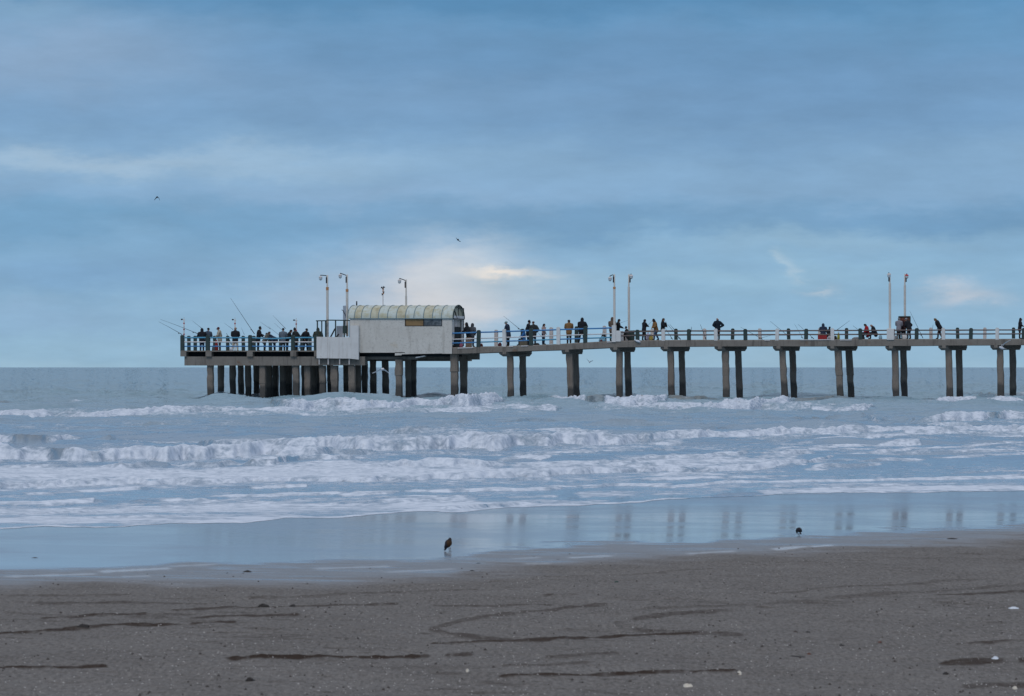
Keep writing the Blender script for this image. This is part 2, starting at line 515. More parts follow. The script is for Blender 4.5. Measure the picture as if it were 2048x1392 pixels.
B = [  # breakers: (column, row of the foot, visible height in rows, foam share)
    [(-900, 842, 12, .9), (-300, 840, 12, .8), (0, 839, 15, 1), (90, 838, 13, .9), (110, 836, 9, .5), (190, 838, 15, 1), (300, 831, 12, .9), (400, 829, 13, 1), (540, 829, 10, .9), (620, 828, 8, .7), (700, 824, 3, 0)],
    [(470, 813, 3, 0), (510, 815, 8, 0), (540, 820, 18, 0), (562, 825, 23, .55), (600, 827, 25, 1), (700, 826, 23, 1), (780, 823, 21, 1), (860, 818, 19, 1), (930, 820, 27, 1), (990, 815, 21, 1), (1010, 812, 8, .4), (1040, 810, 3, 0)],
    [(640, 830, 5, .6), (740, 828, 8, .3), (850, 830, 10, .7), (960, 830, 13, 1), (1010, 829, 7, .4), (1060, 827, 10, .9), (1110, 825, 9, .8), (1125, 822, 2, 0)],
    [(-900, 812, 8, .6), (-300, 812, 8, .3), (0, 815, 12, 0), (60, 814, 10, .05), (130, 812, 6, .1), (160, 810, 8, .9), (195, 811, 6, .8), (205, 811, 4, .1), (260, 812, 6, .2), (280, 812, 2, 0)],
    [(1050, 808, 5, 0), (1095, 806, 10, .1), (1115, 808, 12, .9), (1168, 809, 15, 1), (1175, 811, 17, .05), (1205, 811, 18, 0), (1212, 814, 20, .9), (1260, 815, 24, 1), (1330, 812, 20, .9), (1340, 808, 16, .05), (1400, 808, 14, 0), (1440, 806, 6, 0), (1460, 806, 2, 0)],
    [(1180, 813, 3, .4), (1300, 818, 7, .9), (1345, 821, 13, 1), (1400, 820, 14, 1), (1430, 826, 23, 1), (1500, 826, 26, 1), (1540, 822, 22, 1), (1575, 818, 19, .9), (1590, 812, 13, .1), (1640, 810, 14, 0), (1700, 808, 12, .05), (1730, 808, 8, .3), (1760, 810, 4, 0)],
    [(1590, 817, 3, .2), (1625, 826, 8, .8), (1680, 829, 14, 1), (1740, 825, 17, 1), (1755, 822, 6, .2), (1770, 822, 2, 0)],
    [(1740, 806, 3, .1), (1850, 812, 6, .5), (1880, 810, 11, .9), (1945, 806, 8, .8), (1965, 812, 9, .4), (2000, 812, 14, .9), (2060, 816, 14, .9), (2950, 818, 14, .9)],
    [(1900, 792, 3, .3), (1930, 796, 12, .25), (1990, 802, 16, .1), (2020, 803, 14, .3), (2060, 803, 16, .8), (2950, 803, 12, .7)],
    [(1740, 840, 3, .2), (1850, 846, 8, .5), (1890, 845, 14, .9), (1920, 846, 16, .8), (1970, 843, 14, .9), (1990, 842, 16, .1), (2010, 840, 14, .9), (2040, 840, 12, .6), (2950, 840, 12, .8)],
    [(1640, 834, 3, 0), (1720, 840, 8, .1), (1750, 845, 13, .7), (1785, 842, 5, .1)],
    [(960, 846, 2, 0), (1030, 846, 8, .0), (1060, 844, 11, .15), (1110, 846, 8, 0), (1150, 846, 2, 0)],
    [(1170, 854, 2, 0), (1220, 854, 13, .08), (1280, 854, 11, 0), (1330, 852, 2, 0)],
    [(780, 872, 2, 0), (820, 874, 12, .25), (850, 873, 11, .15), (875, 873, 2, 0)],
    [(1540, 845, 2, 0), (1600, 844, 9, .05), (1680, 840, 6, 0), (1700, 838, 2, 0)],
    [(1370, 864, 2, 0), (1430, 862, 7, 0), (1500, 858, 2, 0)],
    [(250, 850, 2, 0), (300, 850, 8, 0), (360, 850, 2, 0)], [(860, 850, 2, 0), (920, 848, 8, .05), (960, 846, 2, 0)],
    [(-900, 897, 14, .7), (-300, 895, 14, .7), (0, 894, 19, .9), (12, 895, 21, .8), (34, 897, 23, .1), (80, 896, 22, .1), (105, 894, 20, .8), (140, 892, 15, .8), (175, 889, 8, .3), (215, 886, 2, 0)],
    [(190, 882, 2, 0), (220, 882, 10, 0), (250, 886, 9, .05), (300, 887, 6, .15), (330, 886, 2, 0)],
    [(-900, 927, 22, 1), (-300, 925, 22, 1), (0, 924, 27, 1), (55, 922, 26, 1), (85, 922, 23, .8), (115, 924, 24, .1), (150, 926, 29, .05), (165, 926, 29, .2), (190, 925, 27, .9), (250, 922, 23, 1), (320, 922, 28, 1), (420, 918, 24, 1), (520, 914, 20, 1), (620, 912, 18, 1), (720, 908, 10, .6), (760, 906, 3, .2)],
    [(380, 890, 2, .2), (410, 895, 14, .3), (440, 897, 18, .9), (520, 896, 17, .8), (600, 898, 19, .9), (700, 903, 20, .8), (800, 904, 21, .85), (900, 902, 24, 1), (1000, 899, 26, .9), (1100, 894, 23, .75), (1200, 891, 20, .9), (1300, 886, 18, .8), (1400, 879, 15, .9), (1500, 874, 13, .8), (1600, 870, 14, .95), (1700, 870, 14, .9), (1800, 868, 12, .9), (1900, 868, 13, .9), (2060, 866, 14, .9), (2950, 860, 12, .8)],
    [(195, 936, 2, 0), (240, 938, 13, .1), (265, 938, 10, .25), (300, 935, 11, .0), (335, 935, 8, .2), (370, 932, 2, 0)],
    [(355, 934, 2, 0), (390, 935, 11, .05), (430, 935, 9, .2), (460, 932, 10, .05), (490, 932, 4, .1)],
    [(480, 933, 2, 0), (505, 934, 14, .0), (550, 932, 9, .2), (562, 929, 12, .0), (600, 922, 10, .4), (650, 921, 12, .8), (700, 921, 10, .7), (720, 918, 3, .2)],
    [(-900, 980, 12, 1), (-300, 978, 12, 1), (0, 976, 14, .9), (100, 974, 10, .9), (200, 972, 12, .9), (300, 970, 10, .9), (400, 970, 11, .8), (500, 966, 10, .9), (600, 964, 9, .8), (700, 966, 11, .9), (800, 962, 11, .9), (900, 958, 13, 1), (1000, 957, 11, .9), (1100, 953, 11, 1), (1200, 950, 9, .9), (1300, 943, 9, .9), (1400, 943, 8, .9), (1500, 938, 8, .9), (1600, 930, 8, .9), (1660, 918, 4, .6), (1680, 915, 2, 0)],
    [(680, 938, 2, .2), (780, 937, 8, .8), (850, 936, 14, 1), (960, 936, 14, 1), (1000, 934, 6, .6), (1060, 932, 4, .3), (1250, 926, 4, .3), (1300, 920, 7, .7), (1400, 918, 7, .9), (1500, 912, 7, .9), (1600, 908, 6, .9), (1640, 906, 2, .3)],
    # unbroken wavelets of the shallows
    [(330, 978, 1, 0), (470, 978, 6, 0), (490, 977, 6, .3), (520, 979, 4, .9), (540, 976, 3, 1), (612, 974, 4, .9), (620, 974, 1, .2)],
    [(130, 975, 2, .5), (150, 973, 4, .9), (60, 976, 2, .4)][::-1] if False else [(50, 977, 1, .3), (80, 976, 3, .8), (150, 973, 3, .8), (165, 973, 1, 0)],
    [(-900, 995, 3, .9), (10, 993, 2, .6), (100, 990, 4, 1), (200, 986, 4, .9), (275, 981, 5, .9), (290, 982, 5, 0), (320, 984, 1, 0)],
    [(-900, 1018, 4, 1), (0, 1012, 4, 1), (100, 1011, 5, 1), (186, 1006, 5, 1), (192, 1005, 4, 0), (230, 1005, 1, 0)],
    [(690, 970, 2, .5), (790, 968, 3, .9), (818, 964, 3, .7), (825, 963, 1, 0)],
    [(655, 995, 2, .5), (700, 993, 4, .9), (770, 990, 4, .9), (800, 988, 2, .5), (830, 986, 3, .9), (900, 986, 4, 1), (1000, 984, 5, 1), (1100, 982, 6, 1), (1122, 980, 4, .7), (1130, 978, 1, 0)],
    [(1140, 980, 2, .5), (1210, 975, 4, .8), (1280, 973, 4, .9), (1348, 977, 3, .9), (1450, 969, 4, 1), (1600, 965, 4, 1), (1800, 961, 4, 1), (2060, 957, 4, 1), (2950, 950, 4, 1)],
    [(1010, 960, 1, 0), (1030, 962, 5, 0), (1060, 962, 4, .5), (1100, 960, 3, .8), (1115, 958, 1, 0)],
    [(1540, 894, 1, .5), (1700, 893, 3, 1), (1838, 890, 3, 1), (1845, 890, 1, 0)],
    [(1430, 912, 1, .3), (1600, 904, 3, .8), (1700, 899, 3, 1), (1840, 891, 3, .9), (1850, 891, 1, 0)],
    [(1650, 910, 1, .5), (1750, 907, 3, .9), (1900, 900, 3, 1), (2060, 894, 3, 1), (2950, 884, 3, 1)],
    [(1860, 890, 2, .8), (2060, 888, 2, .8), (2950, 884, 2, .8)],
    [(1540, 884, 2, .7), (1600, 882, 4, .8), (1700, 880, 3, .9), (1850, 877, 3, .9), (2060, 875, 3, .9), (2950, 870, 3, .9)],
    [(1290, 953, 1, .4), (1340, 952, 3, .8), (1400, 950, 3, .8), (1408, 950, 1, 0)],
    [(1750, 908, 1, .3), (1900, 906, 2, .6), (2060, 904, 2, .5), (2950, 900, 2, .5)],
    [(1160, 889, 2, .5), (1250, 890, 3, .7), (1350, 888, 3, .7), (1400, 886, 2, .5)],
    [(860, 1020, 1, 0), (900, 1020, 5, 0), (1000, 1014, 6, 0), (1050, 1010, 4, .1), (1080, 1008, 1, 0)],
    [(1400, 995, 1, 0), (1450, 992, 5, 0), (1510, 989, 4, 0), (1540, 988, 1, 0)],
    [(250, 1006, 1, 0), (280, 1006, 5, 0), (330, 1004, 1, 0)], [(370, 1004, 1, 0), (400, 1004, 4, 0), (430, 1002, 1, 0)],
]
rl = np.random.RandomState(12)
for _ in range(70):     # thin broken wash lines between the breakers
    x0 = rl.uniform(-250, 1950); ln = rl.uniform(90, 460); v_ = rl.rand()
    base0 = 852 + 190 * v_ ** .8
    sl = -.004 - .035 * v_
    f0 = lambda x: base0 + sl * (x - 500)
    xs_ = np.linspace(x0, x0 + ln, 5)
    if (np.interp(xs_, EDGE_X, EDGE_Y) - 7 < f0(xs_)).any(): continue
    hh_ = rl.uniform(2.0, 4.6)
    B.append([(float(x), float(f0(x) + rl.uniform(-1.2, 1.2)), float(hh_ * (k not in (0, 4))), float(rl.uniform(.5, 1.0))) for k, x in enumerate(xs_)])
wave = np.zeros_like(WX)
foam = np.zeros_like(WX)
mud = np.zeros_like(WX)
colnoise = lambda f, s: fbm(cols * f, cols * 0 + s, 2, 300 + s) - 0.5
lumps = fbm(WX * 0.8, WY * 0.6, 4, 41, 0.5)
lumps2 = fbm(WX * 2.4, WY * 1.2, 3, 44, 0.5)
for bi, pts in enumerate(B):
    a = np.array(pts, float)
    if a[0, 0] > -800: a[0, 2] = 0
    if a[-1, 0] < 2900: a[-1, 2] = 0
    b = np.interp(cols, a[:, 0], a[:, 1])
    h = np.interp(cols, a[:, 0], a[:, 2], left=0, right=0)
    f_ = np.interp(cols, a[:, 0], a[:, 3], left=0, right=0)
    act = (cols >= a[0, 0]) & (cols <= a[-1, 0])
    big = a[:, 2].max()
    b = b + (colnoise(0.03, bi) * min(big * 0.30, 6) + colnoise(0.05, bi + 50) * min(big * 0.12, 2)) * (0.25 + 0.75 * f_)
    h = h * (1 + colnoise(0.016, bi + 90) * 0.62 + colnoise(0.05, bi + 20) * 0.2 * f_)
    f_ = np.where(f_ > .45, f_ * (0.45 + 1.05 * np.clip(fbm(cols * 0.018, cols * 0 + bi * 3.7, 3, 700 + bi), .1, .62)), f_)
    Yb = np.array([np.interp(-b[c], -PYp[:, c], WY[:, c]) for c in range(len(cols))])
    hm = np.where(act, h * Yb / F, 0.0)
    # rows touched by this breaker only
    rows = np.where(((PYp > b.min() - 26) & (PYp < b.max() + 10)).any(1))[0]
    r0, r1 = rows[0], rows[-1] + 1
    d = WY[r0:r1] - Yb[None, :]
    hm2 = hm[None, :]; f2 = f_[None, :]
    step = WY[r0:r1] ** 2 / (F * H) * 0.30
    Lf = np.maximum(np.where(f2 > .5, 2.4, 1.6) * hm2 + 0.35, (3 + 5 * f2) * step * np.clip(hm2 * 4, 0, 1))
    Lb = (4.5 + 2 * f2) * hm2 + 0.6
    fr = sstep(d, -0.05, 1) * 0 + np.clip(d / Lf, 0, 1)
    front = np.where(f2 > .5, 1 - (1 - fr) ** 2, fr * fr * (3 - 2 * fr))
    back = np.exp(-(np.maximum(d - Lf, 0) / Lb) ** 1.3)
    prof = np.where(d < 0, 0, front * back)
    z = hm2 * prof
    lu = lumps[r0:r1]; l2 = lumps2[r0:r1]
    # turbulence on the broken face, even in all directions over the face itself
    fx = WX[r0:r1]
    tn = fbm(fx * 1.5, z * 3.5 + d * 0.45 + bi * 11.3, 3, 400 + bi, 0.45)
    tk = np.clip(fbm(fx * 3.2 + 5, z * 3 + d * 0.9 + bi * 3.1, 3, 470 + bi) - 0.56, 0, 1)
    
    jag = hm2 * f2 * prof * ((lu - 0.5) * 0.40 + (tn - 0.5) * 0.36 + tk * 0.8)
    z = z + jag
    wave[r0:r1] = np.maximum(wave[r0:r1], z)
    reach = Lf + 0.35 + Lb * (0.35 + 0.9 * lu)
    win = sstep(d, -0.35 - 0.5 * hm2, 0.05) * (1 - sstep(d, reach * 0.75, reach * 1.35))
    fo = win * f2 * act[None, :] * np.clip(hm2 * 34, 0, 1)
    fo = fo * (0.40 + 0.62 * (lu * 0.4 + l2 * 0.4 + tn * 0.6))
    foam[r0:r1] = np.maximum(foam[r0:r1], fo)
    mud[r0:r1] = np.maximum(mud[r0:r1], np.clip(hm2 * 1.8, 0, 1) * prof * (1 - f2) * (0.5 + lu))
# lace foam lying on the water: (x0, x1, row, half height, density)
lace = 1 - np.abs(2 * fbm(WX * 0.34, WY * 0.42, 5, 71, 0.62) - 1)
lace2 = fbm(WX * 0.22, WY * 0.10, 4, 73)
for (x0, x1, yc0, yc1, hh, den) in [(-900, 760, 953, 944, 20, .80), (-900, 330, 942, 938, 11, .60), (480, 1050, 948, 942, 17, .72), (980, 1640, 942, 918, 14, .62),
                                    (150, 820, 907, 898, 14, .45), (650, 1420, 893, 876, 15, .48), (1300, 2950, 874, 866, 9, .5),
                                    (-900, 1000, 1036, 1014, 15, .60), (-900, 640, 1053, 1038, 10, .66), (560, 1250, 1026, 1006, 10, .50), (1480, 2950, 984, 966, 7, .62),
                                    (1120, 1500, 992, 980, 9, .48), (1300, 2950, 975, 958, 6, .40), (-900, 700, 832, 830, 7, .45), (520, 1120, 824, 822, 11, .45), (1150, 1760, 818, 822, 10, .40),
                                    (-900, 500, 868, 866, 8, .16), (300, 1100, 996, 986, 8, .25), (1700, 2950, 850, 848, 8, .3), (-900, 2950, 1008, 925, 30, .30), (-900, 1500, 990, 950, 14, .42), (-900, 900, 1022, 1000, 12, .40), (1500, 2950, 905, 893, 12, .36), (300, 1700, 920, 892, 12, .40),
                                    (-900, 2950, 858, 850, 12, .22), (600, 2000, 880, 862, 10, .34)]:
    yc = np.interp(PX, [x0, x1], [yc0, yc1])
    w = np.exp(-((PYp - yc + (lace2 - .5) * hh) / hh) ** 2) * sstep(PX, x0, x0 + 60) * (1 - sstep(PX, x1 - 60, x1))
    fo = w * den * (0.35 + 1.0 * lace * (0.5 + lace2))
    foam = np.maximum(foam, fo)
# swash edge: thin white line and textured lip
ed = (edge[None, :] - PYp)
lip = (1 - sstep(ed, 1.2, 3.6)) * (0.45 + 0.9 * fbm(WX * 1.2, WY * 0.6, 4, 81))
lip = lip * np.interp(PX, [0, 500, 1300, 1400, 1600, 2048], [.75, .8, .85, .35, .6, .7])
foam = np.maximum(foam, lip)
rip = sstep(ed, 0, 34) * (1 - sstep(ed, 40, 90))
amb = amb + rip * (fbm(WX * 1.5, WY * 1.5, 4, 83) - 0.5) * 0.10
bott = sand_z(WX, WY)
lift = np.maximum(bott + 0.012, 0.0)
lift = np.where(WY < 95, lift, 0.0)
thin = sstep(ed, 0, 12)
frothz = foam * (lumps2 - 0.3) * 0.06 * sstep(WY, 60, 200)
WZ = lift + (amb * thin * (1 - 0.75 * np.clip(wave / 0.35, 0, 1))) * (0.25 + 0.75 * sstep(ed, 10, 120)) + wave * sstep(ed, -1, 3) + frothz + 0.015 * thin - 0.009 * (1 - sstep(ed, 0, 3))
WZ = np.maximum(WZ, bott + 0.002)


def b_sea(N):
    at = lambda n: N.new('ShaderNodeAttribute', attribute_name=n).outputs['Fac']
    fo, mu, far = at('foam'), at('mud'), at('far')
    a1 = N.noise(N.scale(N.pos, (1.0, 0.55, 1)), 1.7, 6, 0.68)
    a2 = N.noise(N.scale(N.pos, (1.0, 0.5, 1)), 6.0, 4, 0.6)
    tx = N.m('ADD', N.m('MULTIPLY', N.m('SUBTRACT', a1, 0.5), 1.1), N.m('MULTIPLY', N.m('SUBTRACT', a2, 0.5), 0.7))
    ff = N.smooth(N.m('ADD', fo, tx), 0.26, 0.80)
    body = N.mix(N.m('MULTIPLY', mu, 0.8), N.mix(far, (0.20, 0.275, 0.36), (0.205, 0.312, 0.375)), (0.115, 0.110, 0.086))  # blue of the reflected sky is put into the water's body colour
    shade = N.m('MULTIPLY_ADD', a1, 0.35, 0.62)
    fcol = N.mix(1.0, (0.80, 0.82, 0.84), N.xyz(shade, shade, shade), 'MULTIPLY')
    fcol = N.mix(N.smooth(N.m('ADD', N.m('MULTIPLY', a1, .5), N.m('MULTIPLY', a2, .5)), 0.36, 0.62), (0.42, 0.48, 0.56), (0.63, 0.68, 0.76))  # grey-blue mottling: shadows in the foam put into its colour
    N.put(N.p.inputs['Base Color'], N.mix(ff, body, fcol))
    N.put(N.p.inputs['Roughness'], N.mix(ff, N.m('MULTIPLY_ADD', far, 0.22, 0.10), 0.9))
    N.put(N.p.inputs['Specular IOR Level'], N.mix(ff, 0.5, 0.1))
    N.p.inputs['IOR'].default_value = 1.333
    bm = N.new('ShaderNodeBump')
    b1 = N.noise(N.scale(N.pos, (0.8, 1.0, 1)), 2.6, 5, 0.62)
    b2 = N.noise(N.scale(N.pos, (0.10, 0.16, 1)), 1.0, 5, 0.65)
    N.put(bm.inputs['Height'], N.m('ADD', N.m('MULTIPLY', b1, 0.10), N.m('ADD', N.m('MULTIPLY', b2, N.m('MULTIPLY', far, 1.6)), N.m('MULTIPLY', N.m('MULTIPLY', ff, a1), 0.12))))
    N.put(bm.inputs['Distance'], 1.0)
    N.put(bm.inputs['Strength'], N.m('MULTIPLY_ADD', far, 0.32, 0.38))
    N.L.new(bm.outputs[0], N.p.inputs['Normal'])


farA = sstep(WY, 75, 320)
ox, oy = np.meshgrid(np.array([-60000, -8000, -900, -120, -40, 0, 40, 120, 900, 8000, 60000.]), np.array([92, 130, 400, 2000, 12000, 80000.]))
oz = np.full(ox.shape, -0.9)
oco = np.stack([ox, oy, oz], -1).reshape(-1, 3)
oi = np.arange(ox.size).reshape(ox.shape)
oq = np.stack([oi[:-1, :-1], oi[:-1, 1:], oi[1:, 1:], oi[1:, :-1]], -1).reshape(-1, 4)
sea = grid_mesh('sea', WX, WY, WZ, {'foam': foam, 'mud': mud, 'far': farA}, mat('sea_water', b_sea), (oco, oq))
tag(sea, 'choppy grey blue sea with rows of white breakers rolling to the beach', kind='structure')


# ------------------------------------------------------------------ mesh builder
class MB:
    """collects shapes and links them as ONE mesh object"""
    def __init__(self):
        self.v = []; self.f = []; self.mi = []; self.sm = []

    def add(self, vs, fs, mi=0, smooth=False):
        n = len(self.v)
        self.v += [tuple(p) for p in vs]
        for q in fs:
            self.f.append(tuple(n + i for i in q)); self.mi.append(mi); self.sm.append(smooth)
        return self

    def hexa(self, a, b, mi=0):
        """a, b: two quads (4 points each, same order) joined to a solid"""
        vs = list(a) + list(b)
        return self.add(vs, [(0, 1, 2, 3), (7, 6, 5, 4), (0, 4, 5, 1), (1, 5, 6, 2), (2, 6, 7, 3), (3, 7, 4, 0)], mi)

    def box(self, c, sx_, sy_, sz_, ax=None, mi=0):
        """box centred on c; ax = (right, away, up) unit vectors"""
        a, p, u_ = ax or AX
        c = Vector(c)
        lo = [c + a * (i * sx_ / 2) + p * (j * sy_ / 2) - u_ * (sz_ / 2) for i, j in ((-1, -1), (1, -1), (1, 1), (-1, 1))]
        hi = [q + u_ * sz_ for q in lo]
        return self.hexa(lo, hi, mi)

    def tube(self, pts, rad, n=8, mi=0, cap=True, smooth=True):
        pts = [Vector(q) for q in pts]
        if not hasattr(rad, '__len__'): rad = [rad] * len(pts)
        vs = []; fs = []
        prev = None
        for i, q in enumerate(pts):
            d = (pts[min(i + 1, len(pts) - 1)] - pts[max(i - 1, 0)])
            d = d.normalized() if d.length > 1e-9 else Vector((0, 0, 1))
            ref = Vector((0, 1, 0)) if abs(d.y) < 0.9 else Vector((1, 0, 0))
            x = d.cross(ref).normalized(); y = d.cross(x).normalized()
            for k in range(n):
                t = 2 * math.pi * k / n
                vs.append(q + (x * math.cos(t) + y * math.sin(t)) * rad[i])
        for i in range(len(pts) - 1):
            for k in range(n):
                fs.append((i * n + k, i * n + (k + 1) % n, (i + 1) * n + (k + 1) % n, (i + 1) * n + k))
        self.add(vs, fs, mi, smooth)
        if cap:     # own vertices, so the end faces do not bend the shading of the side
            for ring in (vs[:n], vs[-n:]):
                self.add(ring, [tuple(range(n))], mi, False)
        return self

    def ball(self, c, rx, ry=None, rz=None, n=10, m=7, mi=0):
        ry = ry or rx; rz = rz or rx
        c = Vector(c)
        vs = [c + Vector((0, 0, rz))]; fs = []
        for i in range(1, m):
            t = math.pi * i / m
            for k in range(n):
                s_ = 2 * math.pi * k / n
                vs.append(c + Vector((rx * math.sin(t) * math.cos(s_), ry * math.sin(t) * math.sin(s_), rz * math.cos(t))))
        vs.append(c - Vector((0, 0, rz)))
        for k in range(n):
            fs.append((0, 1 + k, 1 + (k + 1) % n))
            fs.append((len(vs) - 1, 1 + (m - 2) * n + (k + 1) % n, 1 + (m - 2) * n + k))
        for i in range(m - 2):
            for k in range(n):
                a = 1 + i * n + k; b = 1 + i * n + (k + 1) % n
                fs.append((a, a + n, b + n, b))
        return self.add(vs, fs, mi, True)

    def build(self, name, mats, parent=None, bevel=0.0):
        me = bpy.data.meshes.new(name)
        off = Vector((0, 0, 0))
        o_ = parent
        while o_ is not None:
            off += o_.location; o_ = o_.parent
        me.from_pydata([tuple(Vector(q) - off) for q in self.v], [], self.f)
        for m_ in (mats if isinstance(mats, (list, tuple)) else [mats]):
            me.materials.append(m_)
        me.polygons.foreach_set('material_index', self.mi)
        me.polygons.foreach_set('use_smooth', self.sm)
        me.update()
        import bmesh
        bm_ = bmesh.new(); bm_.from_mesh(me)
        bmesh.ops.recalc_face_normals(bm_, faces=bm_.faces)
        bm_.to_mesh(me); bm_.free()
        o = bpy.data.objects.new(name, me)
        COL.objects.link(o)
        if bevel:
            b_ = o.modifiers.new('edge', 'BEVEL'); b_.width = bevel; b_.segments = 2; b_.limit_method = 'ANGLE'
        if parent is not None: o.parent = parent
        return o


def empty(name, loc, label=None, cat=None, group=None):
    o = bpy.data.objects.new(name, None)
    o.location = loc
    o.empty_display_size = 0.3
    COL.objects.link(o)
    return tag(o, label, cat, group)


# ------------------------------------------------------------------ the pier's own frame
# it stands square on to the view; its seaward end (left) lies a little farther off
SL = -0.2
A_ = Vector((1, SL, 0)).normalized()          # along the pier, towards the land
P_ = Vector((-A_.y, A_.x, 0))                 # across it, away from the beach
U_ = Vector((0, 0, 1))
AX = (A_, P_, U_)


def Yn(px):
    """distance of the pier's near edge where the photo column px meets it"""
    X0 = (1230 - CX) / F * 290
    return (290 - SL * X0) / (1 - SL * (px - CX) / F)


def N_(px, py, t=0.0):
    """point on the pier's near face (t metres deeper along the crossing direction)"""
    return P(px, py, Yn(px)) + P_ * t


def slab(mb, px0, px1, yt, yb, t0, t1, mi=0):
    """solid whose near face covers columns px0..px1, rows yt..yb (each a number or (left, right))"""
    yt = yt if hasattr(yt, '__len__') else (yt, yt)
    yb = yb if hasattr(yb, '__len__') else (yb, yb)
    q = [N_(px0, yb[0]), N_(px1, yb[1]), N_(px1, yt[1]), N_(px0, yt[0])]
    return mb.hexa([p + P_ * t0 for p in q], [p + P_ * t1 for p in q], mi)


DK_X = [300, 640, 905, 1007, 1060, 1115, 1227, 1325, 1432, 1554, 1776, 2048, 2500]
DK_T = [703, 703, 694.6, 692, 690, 687.7, 682, 680, 679.5, 679.4, 678, 677.4, 676]
DK_B = [714, 714, 707.5, 704, 702, 700, 694.8, 693.4, 693, 692.4, 692, 690, 689]


def deck_row(px): return float(np.interp(px, DK_X, DK_T))
def deck_z(px): return N_(px, deck_row(px)).z
def on_deck(px, t):
    """deck point that the photo column px meets at depth t across the pier"""
    base = N_(px, deck_row(px))
    # walk across the pier but stay in the same picture column
    Y = Yn(px)
    k = (P_.x - (px - CX) / F * P_.y) / (A_.x - (px - CX) / F * A_.y)
    q = base + P_ * t - A_ * (k * t)
    q.z = deck_z(CX + F * (q - P_ * t).x / (q - P_ * t).y)
    return q


# ------------------------------------------------------------------ materials
def b_concrete(N):
    n = N.noise(N.pos, 1.3, 6, 0.65)
    g = N.noise(N.pos, 9.0, 5, 0.7)
    dr = N.noise(N.scale(N.pos, (3.0, 3.0, 0.35)), 1.0, 5, 0.6)
    c = N.mix(n, (0.15, 0.130, 0.112), (0.27, 0.248, 0.224))
    c = N.mix(N.m('MULTIPLY', N.smooth(dr, 0.5, 0.68), 0.55), c, (0.085, 0.075, 0.068))
    c = N.mix(N.m('MULTIPLY', N.smooth(g, 0.6, 0.75), 0.35), c, (0.36, 0.34, 0.31))
    c = N.mix(N.m('MULTIPLY', N.smooth(N.noise(N.pos, 0.9, 3), 0.64, 0.72), 0.5), c, (0.16, 0.085, 0.05))
    N.put(N.p.inputs['Base Color'], c)
    b = N.new('ShaderNodeBump'); N.put(b.inputs['Height'], g); N.put(b.inputs['Distance'], 0.03); N.put(b.inputs['Strength'], 0.6)
    N.L.new(b.outputs[0], N.p.inputs['Normal'])


def b_pile(N):
    """concrete with a dark tide mark of weed and mussels up to about 1.4 m above the water"""
    s3 = N.new('ShaderNodeSeparateXYZ'); N.L.new(N.pos, s3.inputs[0])
    n = N.noise(N.scale(N.pos, (2.2, 2.2, 0.8)), 1.0, 6, 0.65)
    g = N.noise(N.pos, 8.0, 5, 0.7)
    rnd = N.new('ShaderNodeObjectInfo').outputs['Random']
    c = N.mix(n, (0.145, 0.118, 0.098), (0.265, 0.230, 0.198))
    c = N.mix(N.m('MULTIPLY', N.smooth(g, 0.55, 0.72), 0.45), c, (0.10, 0.085, 0.075))
    c = N.mix(N.m('MULTIPLY', N.smooth(N.noise(N.scale(N.pos, (4, 4, 0.5)), 1.0, 4), 0.58, 0.7), 0.5), c, (0.19, 0.11, 0.07))
    lvl = N.m('ADD', N.m('MULTIPLY_ADD', rnd, 0.7, 1.0), N.m('MULTIPLY', N.m('SUBTRACT', n, 0.5), 0.9))
    tide = N.m('SUBTRACT', 1.0, N.m('DIVIDE', N.m('SUBTRACT', s3.outputs[2], N.m('SUBTRACT', lvl, 0.15)), 0.3, clamp=True))
    c = N.mix(N.m('MULTIPLY', tide, 0.86), c, N.mix(g, (0.032, 0.034, 0.036), (0.085, 0.080, 0.075)))  # weed tones lightened, haze put into the colour
    N.put(N.p.inputs['Base Color'], c)
    b = N.new('ShaderNodeBump'); N.put(b.inputs['Height'], g); N.put(b.inputs['Distance'], 0.05); N.put(b.inputs['Strength'], 0.8)
    N.L.new(b.outputs[0], N.p.inputs['Normal'])


def b_plaster(N):
    n = N.noise(N.pos, 0.75, 6, 0.65)
    g = N.noise(N.pos, 4.5, 7, 0.75)
    g2 = N.noise(N.pos, 11.0, 5, 0.75)
    dr = N.noise(N.scale(N.pos, (2.0, 2.0, 0.25)), 1.0, 5, 0.6)
    c = N.mix(n, (0.47, 0.44, 0.40), (0.72, 0.70, 0.66))
    c = N.mix(N.m('MULTIPLY', N.smooth(g, 0.52, 0.66), 0.45), c, (0.30, 0.28, 0.26))
    c = N.mix(N.m('MULTIPLY', N.m('MULTIPLY', N.smooth(g2, 0.56, 0.68), N.smooth(n, 0.36, 0.58)), 0.62), c, (0.13, 0.12, 0.11))
    c = N.mix(N.m('MULTIPLY', N.smooth(dr, 0.52, 0.7), 0.35), c, (0.28, 0.255, 0.22))
    c = N.mix(N.m('MULTIPLY', N.smooth(N.noise(N.scale(N.pos, (1, 1, 2)), 0.8, 4), 0.60, 0.72), 0.35), c, (0.50, 0.40, 0.27))
    N.put(N.p.inputs['Base Color'], c)
    b = N.new('ShaderNodeBump'); N.put(b.inputs['Height'], g); N.put(b.inputs['Distance'], 0.02); N.put(b.inputs['Strength'], 0.5)
    N.L.new(b.outputs[0], N.p.inputs['Normal'])


